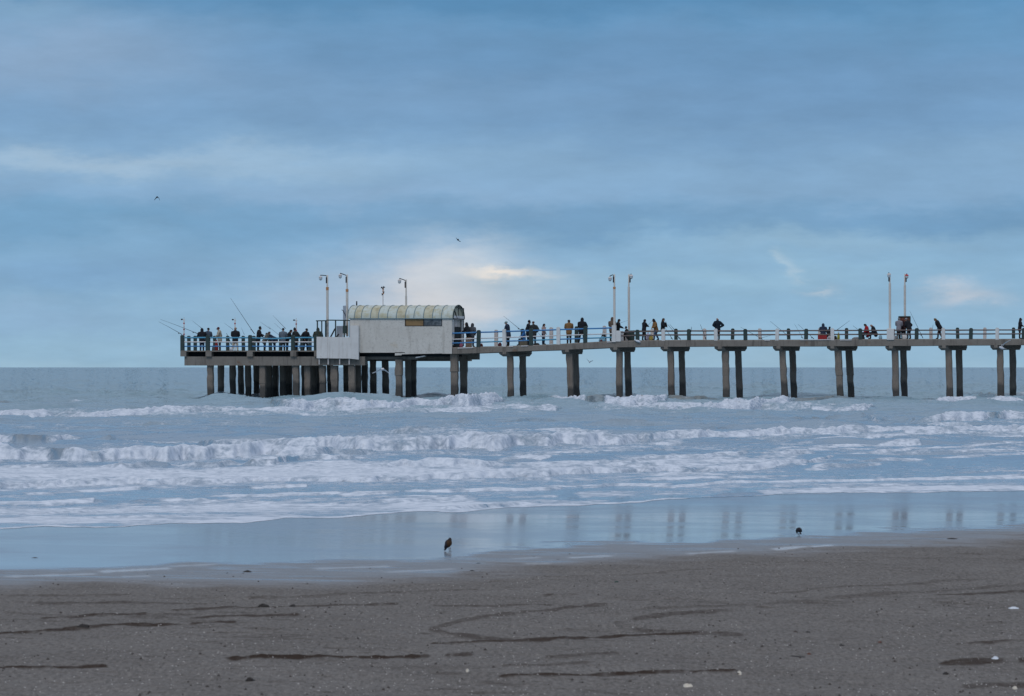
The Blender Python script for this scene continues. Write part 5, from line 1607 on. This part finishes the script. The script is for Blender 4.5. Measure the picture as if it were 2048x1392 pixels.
def bucket(label, px, t, r_, hgt, m_):
    c = on_deck(px, t)
    e = empty('bucket', c, label, 'bucket')
    mb = MB(); mb.tube([c, c + U_ * hgt, c + U_ * hgt, c + U_ * .06], [r_ * .82, r_, r_ * .93, r_ * .76], 14); mb.build('pail', m_, e)
    mb = MB(); mb.tube([c + A_ * (r_ * math.cos(q)) + U_ * (hgt + .16 * math.sin(q)) for q in [math.pi * i / 8 for i in range(9)]], .01, 5); mb.build('handle', M['iron'], e)
    return e


C = lambda n, c: flat(n, c, .75, .2, 4)
cool = thing_box('cool_box', 'red cool box used as a seat by the navy hood', 'cool box', 1645, 1.7, .72, .42, .38, C('red_plastic', (0.30, 0.03, 0.035)), M['pale'])
thing_box('crate', 'brown board crate on the deck below the leaning black hood', 'crate', 937.5, .9, .46, .4, .78, M['crate'])
thing_box('crate', 'olive brown crate seat under the bright blue jacket', 'crate', 1047, 2.0, .62, .4, .40, C('olive_board', (0.12, 0.11, 0.085)), M['pale'])
bag('small pink bag in front of the shelter door', 922.5, 1.0, .30, .42, C('pink_cloth', (0.42, 0.15, 0.22)))
bag('dark red bag hanging low behind the first white post', 1000, .7, .30, .30, C('maroon_cloth', (0.12, 0.03, 0.035)), False)
bag('dark red bag at the foot of the dark post by the shelter', 963, .9, .22, .26, C('brick_cloth', (0.16, 0.05, 0.045)), False)
bag('dark bag with pale strap beside the far pinkish post', 1207, 3.6, .42, .72, M['black'])
bag('pale blue bag on the deck next to the brown hooded jacket', 1205, 2.4, .52, .44, C('pale_blue_cloth', (0.20, 0.40, 0.52)))
bag('small maroon bag at the foot of the blue railing end', 1202.5, 1.2, .20, .2, C('wine_cloth', (0.10, 0.03, 0.04)), False)
bag('yellow and white bag behind the rail near the brown jacket', 1302, 3.0, .34, .44, C('yellow_cloth', (0.48, 0.37, 0.10)))
bag('lilac plastic bag between the black jacket and the pale post', 1296, 3.4, .36, .62, C('lilac_plastic', (0.46, 0.44, 0.58)))
bag('yellow green bag right beside a white post', 1677, .9, .22, .50, C('lime_cloth', (0.36, 0.36, 0.05)))
bag('black bag squeezed between the white post and the yellow green bag', 1671, 1.3, .24, .30, M['black'], False)
bag('white and grey bundle beside the crouching dark haired person', 1659, 1.2, .30, .30, C('grey_bundle', (0.34, 0.34, 0.36)), False)
bag('grey heap of netting behind the landward rail', 1713, 2.6, .70, .20, C('grey_net', (0.16, 0.17, 0.18)), False, 'net')
bag('small black bag at the foot of the dark post near the red jacket', 1727.5, .8, .18, .20, M['black'], False)
bag('pale blue plastic bag at the heels of the crouching grey haired person', 1761, 2.2, .26, .36, C('ice_plastic', (0.26, 0.42, 0.52)), False)
bag('white plastic bag at the feet of the khaki trousers', 462.5, 1.0, .30, .34, C('white_plastic', (0.60, 0.62, 0.66)))
bag('grey pack standing between the cream jacket and the slate jacket', 427, 2.4, .30, .46, C('grey_pack', (0.08, 0.085, 0.09)))
bag('red bag held against the cream jacket', 433, 2.9, .30, .95, C('red_cloth', (0.25, 0.035, 0.035)), False)
bag('dark low pack lying beside the charcoal jacket', 1073, 1.2, .52, .16, M['black'], False)
bucket('white bucket standing among the notice board group', 1809, 1.4, .20, .36, C('white_pail', (0.55, 0.56, 0.56)))
bucket('grey bucket beside the broad white plinth', 1792.5, 1.8, .14, .28, C('grey_pail', (0.20, 0.21, 0.22)))
ch = empty('folding_chair', on_deck(598.5, 2.0), 'folded wire chair in front of the rail below a striped mast', 'chair')
c = on_deck(598.5, 2.0)
mb = MB()
for s_ in (-1, 1):
    mb.tube([c + A_ * (.2 * s_) , c - A_ * (.2 * s_) + U_ * .8], .016, 5); mb.tube([c + A_ * (.2 * s_) + P_ * .3, c - A_ * (.2 * s_) + P_ * .3 + U_ * .8], .016, 5)
mb.build('leg_frame', M['iron'], ch)
mb = MB(); mb.box(c + U_ * .42 + P_ * .15, .36, .3, .03); mb.build('seat', M['dark'], ch)
# planks and sheets lying on the deck edge
for x0, x1, dy, lab in ((1600, 1661, 0, 'long pale plank lying along the deck edge under the red cool box'), (1680, 1703, .8, 'short pale plank on the deck edge past the white post'),
                        (1529, 1540, .6, 'short white board at the deck edge beside a white post'), (915, 947, 1.2, 'pale plank at the deck edge below the shelter door'),
                        (1018, 1026.5, 1, 'short pale board on the deck edge beside the first white post'), (1042, 1056, .8, 'pale board on the deck edge below the bright blue jacket'),
                        (1214, 1223.5, .9, 'thin pale board beside the stepped plinth')):
    e = empty('plank', N_(x0, deck_row(x0)), lab, 'plank')
    mb = MB(); slab(mb, x0, x1, (deck_row(x0) - .2 + dy, deck_row(x1) - .2 + dy), (deck_row(x0) + 1.4 + dy, deck_row(x1) + 1.4 + dy), -.05, .02); mb.build('board', M['railw'], e)
e = empty('plastic_bag', N_(1276, 682, -.1), 'crumpled white plastic bag hanging over the deck edge near the lamp posts', 'bag')
mb = MB(); rr = np.random.RandomState(5)
pts = [N_(1269, 679.6, -.05), N_(1273, 681.2, -.12), N_(1277, 682.6, -.14), N_(1281, 684.4, -.1)]
mb.tube(pts, [.03, .07, .10, .04], 8); mb.build('bag_body', C('thin_plastic', (0.62, 0.66, 0.72)), e)

# ------------------------------------------------------------------ birds
def loft(mb, pts, rad, n=12, mi=0):
    """closed tube with elliptic rings: rad = [(side, up), ...]"""
    pts = [Vector(p) for p in pts]
    vs = []; fs = []
    for i, q in enumerate(pts):
        d = (pts[min(i + 1, len(pts) - 1)] - pts[max(i - 1, 0)]).normalized()
        ref = Vector((0, 1, 0)) if abs(d.y) < .8 else Vector((0, 0, 1))
        s_ = d.cross(ref).normalized(); u_ = s_.cross(d).normalized()
        # s_ lies in the plane of the spine's bend, u_ across it
        for k in range(n):
            t = 2 * math.pi * k / n
            vs.append(q + s_ * math.cos(t) * rad[i][1] + u_ * math.sin(t) * rad[i][0])
    for i in range(len(pts) - 1):
        for k in range(n): fs.append((i * n + k, i * n + (k + 1) % n, (i + 1) * n + (k + 1) % n, (i + 1) * n + k))
    fs.append(tuple(range(n))); fs.append(tuple(range((len(pts) - 1) * n, len(pts) * n)))
    return mb.add(vs, fs, mi, True)


def ground(px, py):
    Y = 40.0
    for _ in range(80):
        Y = .5 * Y + .5 * F * (H - float(sand_z((px - CX) / F * Y, Y))) / (py - CY)
    return P(px, py, Y)


def b_thrush(N):
    o = N.new('ShaderNodeTexCoord').outputs['Object']
    n = N.noise(o, 60, 4, .6)
    s3 = N.new('ShaderNodeSeparateXYZ'); N.L.new(o, s3.inputs[0])
    belly = N.m('MULTIPLY', N.smooth(N.m('ADD', N.m('MULTIPLY', s3.outputs[0], 1.0), N.m('MULTIPLY', s3.outputs[1], -1.2)), -.006, .012), N.m('SUBTRACT', 1.0, N.smooth(s3.outputs[2], .118, .13)))
    c = N.mix(n, (0.016, 0.014, 0.020), (0.040, 0.032, 0.034))
    N.put(N.p.inputs['Base Color'], N.mix(belly, c, N.mix(n, (0.050, 0.028, 0.016), (0.095, 0.052, 0.026))))


TH = mat('thrush_feathers', b_thrush, .8, .2)
DK = flat('dark_feathers', (0.018, 0.018, 0.026), .8, .4, 60)
LEG = flat('bird_leg', (0.10, 0.075, 0.055), .6); BEAK = flat('bird_beak', (0.16, 0.12, 0.05), .5)
g = ground(900, 1103)
bd = empty('thrush', g, 'thrush with an ochre breast standing upright on the wet sand edge', 'bird')
px = g.y / F      # metres per photo pixel here
Bp = lambda x, y, d=0.0: g + Vector(((x - 900) * px, d, (1103 - y) * px))
mb = MB()
loft(mb, [Bp(890.5, 1097, .02), Bp(892, 1094.5, .018), Bp(894.5, 1090.5, .01), Bp(897, 1086, .0), Bp(898.6, 1082.5, -.008), Bp(899.6, 1080, -.012), Bp(900, 1077.9, -.014), Bp(900.1, 1076.1, -.014), Bp(900.1, 1075.2, -.014)],
     [(.008, .007), (.020, .018), (.035, .034), (.041, .040), (.034, .033), (.023, .022), (.018, .0175), (.012, .012), (.003, .003)])
mb.build('body', TH, bd)
mb = MB(); mb.tube([Bp(901.2, 1078.3, -.022), Bp(903.2, 1078.8, -.03)], [.004, .0008], 6); mb.build('beak', BEAK, bd)
mb = MB(); mb.hexa([Bp(892.5, 1095, .022), Bp(894.2, 1096.8, .022), Bp(889.8, 1102, .05), Bp(887, 1100.4, .05)], [Bp(892.5, 1095, .030), Bp(894.2, 1096.8, .030), Bp(889.8, 1102, .056), Bp(887, 1100.4, .056)]); mb.build('tail', DK, bd)
for d, sx_ in ((-.026, -1.6), (.03, -1.0)):
    mb = MB(); loft(mb, [Bp(890.2 + sx_ * .4, 1098, d * .5 + .015), Bp(892.2 + sx_, 1093.5, d), Bp(895 + sx_, 1088, d), Bp(897 + sx_, 1084, d * .8)], [(.003, .004), (.006, .013), (.007, .018), (.003, .008)]); mb.build('wing', DK, bd)
for x, d in ((898.7, -.008), (901.4, .012)):
    mb = MB(); mb.tube([Bp(x - .6, 1095.5, d), Bp(x - .3, 1098.5, d), Bp(x, 1102.6, d)], [.006, .0022, .002], 6)
    for ax_, ay_ in ((1.8, -.012), (2.0, .004), (-1.3, .0)): mb.tube([Bp(x, 1102.6, d), Bp(x + ax_, 1102.9, d + ay_)], [.002, .001], 5)
    mb.build('leg', LEG, bd)

g2 = ground(1598, 1072.5)
bd = empty('thrush', g2, 'small round dark thrush bending down to feed on the wet sand', 'bird')
p2 = g2.y / F
Bq = lambda x, y, d=0.0: g2 + Vector(((x - 1598) * p2, d, (1072.5 - y) * p2))
mb = MB()
loft(mb, [Bq(1594.6, 1067, .03), Bq(1594.2, 1064.8, .026), Bq(1594, 1062.5, .02), Bq(1595.6, 1060, .01), Bq(1598, 1059.4, -.01), Bq(1600.6, 1060.4, -.025), Bq(1602.4, 1062.6, -.03), Bq(1603, 1064, -.03)],
     [(.005, .004), (.014, .013), (.018, .017), (.030, .028), (.036, .033), (.031, .026), (.016, .013), (.004, .004)])
mb.build('body', DK, bd)
mb = MB(); mb.tube([Bq(1594.4, 1067, .03), Bq(1594.8, 1069, .034)], [.004, .001], 6); mb.build('beak', BEAK, bd)
mb = MB(); mb.hexa([Bq(1598.4, 1064, -.03), Bq(1600.6, 1063.4, -.03), Bq(1602.6, 1067.8, -.06), Bq(1600.8, 1068.6, -.06)], [Bq(1598.4, 1064, -.022), Bq(1600.6, 1063.4, -.022), Bq(1602.6, 1067.8, -.052), Bq(1600.8, 1068.6, -.052)]); mb.build('tail', DK, bd)
for x, d in ((1596.4, .0), (1599.6, .015)):
    mb = MB(); mb.tube([Bq(x + .4, 1065.5, d), Bq(x, 1072.2, d)], [.005, .002], 6)
    for ax_, ay_ in ((-1.6, -.01), (-1.4, .01), (1.2, 0)): mb.tube([Bq(x, 1072.2, d), Bq(x + ax_, 1072.4, d + ay_)], [.002, .001], 5)
    mb.build('leg', LEG, bd)


def wing(mb, pts, ch, th=.016):
    """feathered wing: leading-edge points, chord vectors; a thin tapering solid"""
    n = len(pts)
    vs = []
    for p, c_ in zip(pts, ch):
        nrm = Vector(c_).normalized().cross((pts[-1] - pts[0]).normalized()).normalized() * th
        vs += [p, p + Vector(c_) * .35 + nrm, p + Vector(c_), p + Vector(c_) * .35 - nrm]
    fs = []
    for i in range(n - 1):
        for k in range(4): fs.append((i * 4 + k, i * 4 + (k + 1) % 4, (i + 1) * 4 + (k + 1) % 4, (i + 1) * 4 + k))
    fs.append((0, 1, 2, 3)); fs.append(tuple(range((n - 1) * 4, n * 4)))
    return mb.add(vs, fs, 0, False)


def flyer(name, label, cat, Y, body, wings, bm, wm, r_=.06, tail=True, wchord=.16, group=None):
    """body: (tail, mid, head) columns/rows; wings: lists of (col, row, chord scale) from shoulder to tip"""
    Q = lambda x, y, d=0: P(x, y, Y) + Vector((0, d, 0))
    e = empty(name, Q(*body[1]), label, cat, group)
    a, m_, b = [Q(*p, d) for p, d in zip(body, (.10, 0, -.10))]
    mb = MB(); loft(mb, [a, a.lerp(m_, .5), m_, m_.lerp(b, .5), m_.lerp(b, .8), b], [(.02, .02), (r_ * .8, r_ * .75), (r_, r_), (r_ * .75, r_ * .75), (r_ * .62, r_ * .62), (.012, .012)]); mb.build('body', bm, e)
    mb = MB(); d_ = (b - m_).normalized(); mb.tube([b - d_ * .02, b + d_ * .06], [.014, .004], 6); mb.build('beak', BEAK, e)
    mb = MB(); s_ = Vector((0, 1, 0)); t0 = a.lerp(m_, .1); t1 = a + (a - m_).normalized() * .14
    mb.hexa([t0 - s_ * .03, t0 + s_ * .03, t1 + s_ * .08, t1 - s_ * .08], [p + Vector((0, 0, .012)) for p in (t0 - s_ * .03, t0 + s_ * .03, t1 + s_ * .08, t1 - s_ * .08)]); mb.build('tail', bm, e)
    for w in wings:
        pts = [Q(x, y, -.06) for x, y, c_ in w]
        ch = [Vector((0.02, .9, -.25)) * wchord * c_ for x, y, c_ in w]
        mb = MB(); wing(mb, pts, ch); mb.build('wing', wm, e)
    return e


GW = flat('gull_white', (0.66, 0.67, 0.70), .7, .1, 8); GG = flat('gull_grey', (0.30, 0.31, 0.35), .7, .2, 8); GD = flat('dark_gull', (0.022, 0.025, 0.035), .7, .2, 8)
flyer('gull', 'white gull gliding with drooped wings in front of the dark piles', 'bird', 205, ((767.8, 739.2), (765.6, 738.4), (762.6, 738.6)),
      [[(764.5, 737.6, 1.3), (759.5, 738.6, 1.2), (754.5, 741.4, .9), (744.5, 746.4, .2)], [(766.5, 737.5, 1.4), (772, 740, 1.5), (776.6, 744.2, 1.1), (780, 749.4, .2)]], GW, GW, .085, wchord=.24)
flyer('gull', 'white gull banking with one raised wing before the landward piles', 'bird', 220, ((2009.5, 697.2), (2003.5, 696), (1997.8, 693.8)),
      [[(2004.5, 694.6, 1.5), (2006.5, 687.6, 1.5), (2011.5, 683.8, 1.1), (2021, 680, .2)], [(2002, 693.6, 1.2), (2002.6, 691, .9), (2003.6, 688.4, .3)]], GW, GW, .085, wchord=.30)
flyer('gull', 'grey winged gull low over the sea beyond the pier', 'bird', 430, ((1180.2, 725.8), (1179.2, 724.2), (1178.4, 722.8)),
      [[(1178.6, 722.6, 1.2), (1176.2, 720.4, 1), (1173.4, 717.4, .3)], [(1179.6, 722.6, 1.2), (1183, 721.6, 1.1), (1186.4, 720.8, .5)]], GW, GG, .10, wchord=.30)
flyer('gull', 'dark bird with arched wings high over the open sea', 'bird', 380, ((315.6, 394.6), (314.4, 394), (313, 394.2)),
      [[(314, 393.8, 1.2), (311.6, 395.4, 1.1), (308.4, 400.4, .3)], [(315, 393.8, 1.2), (317.6, 395.2, 1.2), (319.6, 400.6, .2)]], GD, GD, .085, wchord=.28)
flyer('gull', 'dark bird on a steep diagonal glide above the shelter', 'bird', 380, ((917, 480.4), (916, 479.4), (914.6, 479.2)),
      [[(915.6, 478.8, 1.2), (914, 477.2, 1.1), (911.8, 475, .5)], [(916.6, 479.8, 1.2), (918.6, 481.4, 1.2), (921.6, 483.2, .5)]], GD, GD, .10, wchord=.28)

# ------------------------------------------------------------------ what lies on the sand
def on_sand(px, py):
    """surface point of the modelled sand under picture position"""
    c = int(np.clip(np.searchsorted(cols, px), 1, len(cols) - 1))
    r = int(np.argmin(np.abs(spy[:, c] - py)))
    return Vector((SX[r, c] + (px - cols[c]) / F * SY[r, c], SY[r, c], SZ[r, c]))


def scatter(name, count, m_, smin, smax, rows, seed, label, power=1.0, flatk=.35):
    rr = np.random.RandomState(seed)
    mb = MB()
    for i in range(count):
        px_ = rr.uniform(-60, 2110)
        py_ = rows[0] + (rows[1] - rows[0]) * rr.rand() ** power
        lim = np.interp(px_, FILM_X, FILM_Y) + 10
        if py_ < lim: continue
        c = on_sand(px_, py_)
        if fbm(np.array([px_ * .006]), np.array([py_ * .03]), 3, seed)[0] < rr.uniform(.30, .62): continue
        s_ = smin + (smax - smin) * rr.rand() ** 3.5
        n = 5
        th = rr.rand() * 6.28
        ring = [c + Vector((math.cos(th + 6.283 * k / n) * s_ * rr.uniform(.7, 1.2), math.sin(th + 6.283 * k / n) * s_ * rr.uniform(.6, 1.1), -.002)) for k in range(n)]
        mid = [c + (q - c) * .6 + Vector((0, 0, s_ * flatk * rr.uniform(.8, 1.5))) for q in ring]
        mb.add(ring + mid + [c + Vector((0, 0, s_ * flatk * 1.9))], [(k, (k + 1) % n, n + (k + 1) % n, n + k) for k in range(n)] + [(n + k, n + (k + 1) % n, 2 * n) for k in range(n)], 0, True)
    o = mb.build(name, m_)
    return tag(o, label, None, None, 'stuff')


scatter('shells', 15000, flat('shell', (0.40, 0.38, 0.365), .5, .4, 40), 0.0016, .0082, (1045, 1400), 1, 'tiny pale broken shells strewn over the sand')
scatter('pebbles', 2600, flat('pebble', (0.050, 0.042, 0.038), .7, .4, 40),   .003, .014, (1070, 1400), 2, 'small dark pebbles and bits of weed strewn over the sand', 1, .5)


def clump(name, label, cat, px, py, w, d, hgt, m_, seed):
    c = on_sand(px, py)
    rr = np.random.RandomState(seed)
    mb = MB()
    n, m = 14, 5
    vs = []; fs = []
    for i in range(m):
        z = math.sin(math.pi / 2 * i / (m - 1)); q = math.cos(math.pi / 2 * i / (m - 1))
        for k in range(n):
            t = 2 * math.pi * k / n
            j = rr.uniform(.7, 1.25)
            vs.append(c + Vector((math.cos(t) * w * max(q, .08) * j, math.sin(t) * d * max(q, .08) * j, hgt * z * rr.uniform(.75, 1.2) - .008)))
    for i in range(m - 1):
        for k in range(n): fs.append((i * n + k, i * n + (k + 1) % n, (i + 1) * n + (k + 1) % n, (i + 1) * n + k))
    fs.append(tuple(range((m - 1) * n, m * n)))
    mb.add(vs, fs, 0, True)
    o = mb.build(name, m_)
    return tag(o, label, cat)


WEED = flat('dark_weed', (0.022, 0.018, 0.016), .8, .5, 30); RUST = flat('rusty_scrap', (0.10, 0.04, 0.025), .8, .4, 30)
LIT = flat('white_litter', (0.58, 0.62, 0.68), .5, .2, 20)
for i, (n_, lab, cat, x, y, w, d, hh, m_) in enumerate([
    ('weed_clump', 'dark clump of weed alone on the damp sand strip, left of the upright thrush', 'weed', 495, 1144, .040, .05, .022, WEED),
    ('weed_clump', 'dark rounded clump of weed near the bottom edge of the sand', 'weed', 500, 1363, .028, .05, .026, WEED),
    ('stone', 'small dark stone beside a blacker one, the browner of the pair', 'stone', 1591, 1264, .020, .06, .014, flat('brown_stone', (0.045, 0.03, 0.025), .8)),
    ('stone', 'small black stone of the pair in the open sand', 'stone', 1615, 1265, .022, .06, .016, WEED),
    ('stone', 'flat dark stone just below the pair of stones', 'stone', 1683, 1288, .024, .06, .014, WEED),
    ('scrap', 'rusty red scrap lying at the end of a dark weed line', 'scrap', 1760, 1285, .020, .05, .016, RUST),
    ('scrap', 'rusty scrap below the pair of stones', 'scrap', 1618, 1308, .018, .05, .018, RUST),
    ('weed_clump', 'low dark strand of weed beside the rusty scrap', 'weed', 1590, 1312, .060, .06, .012, WEED),
    ('weed_clump', 'dark clump of weed on the damp strip near the round thrush', 'weed', 1904, 1078, .085, .10, .02, WEED),
    ('weed_clump', 'tiny dark clump right of the upright thrush', 'weed', 944, 1142, .030, .05, .016, WEED),
    ('stone', 'greenish dark stone above the curved wheel tracks', 'stone', 1233, 1164, .022, .06, .02, flat('green_stone', (0.02, 0.04, 0.03), .7)),
    ('weed_clump', 'dark weed clump at the end of the lower weed line', 'weed', 1892, 1351, .022, .05, .02, WEED),
    ('weed_clump', 'small dark clump on the wet mirror sand', 'weed', 70, 1116, .05, .08, .012, WEED),
    ('weed_clump', 'small dark clump above the damp strip, below the upright thrush', 'weed', 956, 1126.5, .035, .06, .012, WEED),
    ('weed_clump', 'long dark weed strand sticking up along the middle weed line', 'weed', 527, 1216, .05, .05, .030, WEED),
    ('weed_clump', 'tufted dark weed on the middle weed line', 'weed', 585, 1213, .028, .05, .024, WEED),
    ('weed_clump', 'dark weed lump on the left weed line', 'weed', 165, 1256, .045, .06, .022, WEED),
]): clump(n_, lab, cat, x, y, w, d, hh, m_, 60 + i)
for x, y, w, lab, sd in ((2027, 1217, .050, 'flattened pale blue litter near the landward side of the sand', 3), (1991, 1322, .024, 'crumpled white litter on a brown weed line', 9), (1376, 1369, .034, 'pale yellowish shell fragment on the lower sand', 12), (935, 1345, .014, 'bright white shell beside a dark weed line', 15), (1479, 1344, .014, 'bright white shell at the end of the lower weed line', 18), (2030, 1376, .016, 'cream shell at the bottom corner of the sand', 21)):
    o = clump('litter' if sd < 10 else 'shell', lab, 'litter' if sd < 10 else 'shell', x, y, w, .06, .022, LIT if sd < 10 else flat('cream_shell', (0.55, 0.50, 0.42), .5, .2, 30), sd)
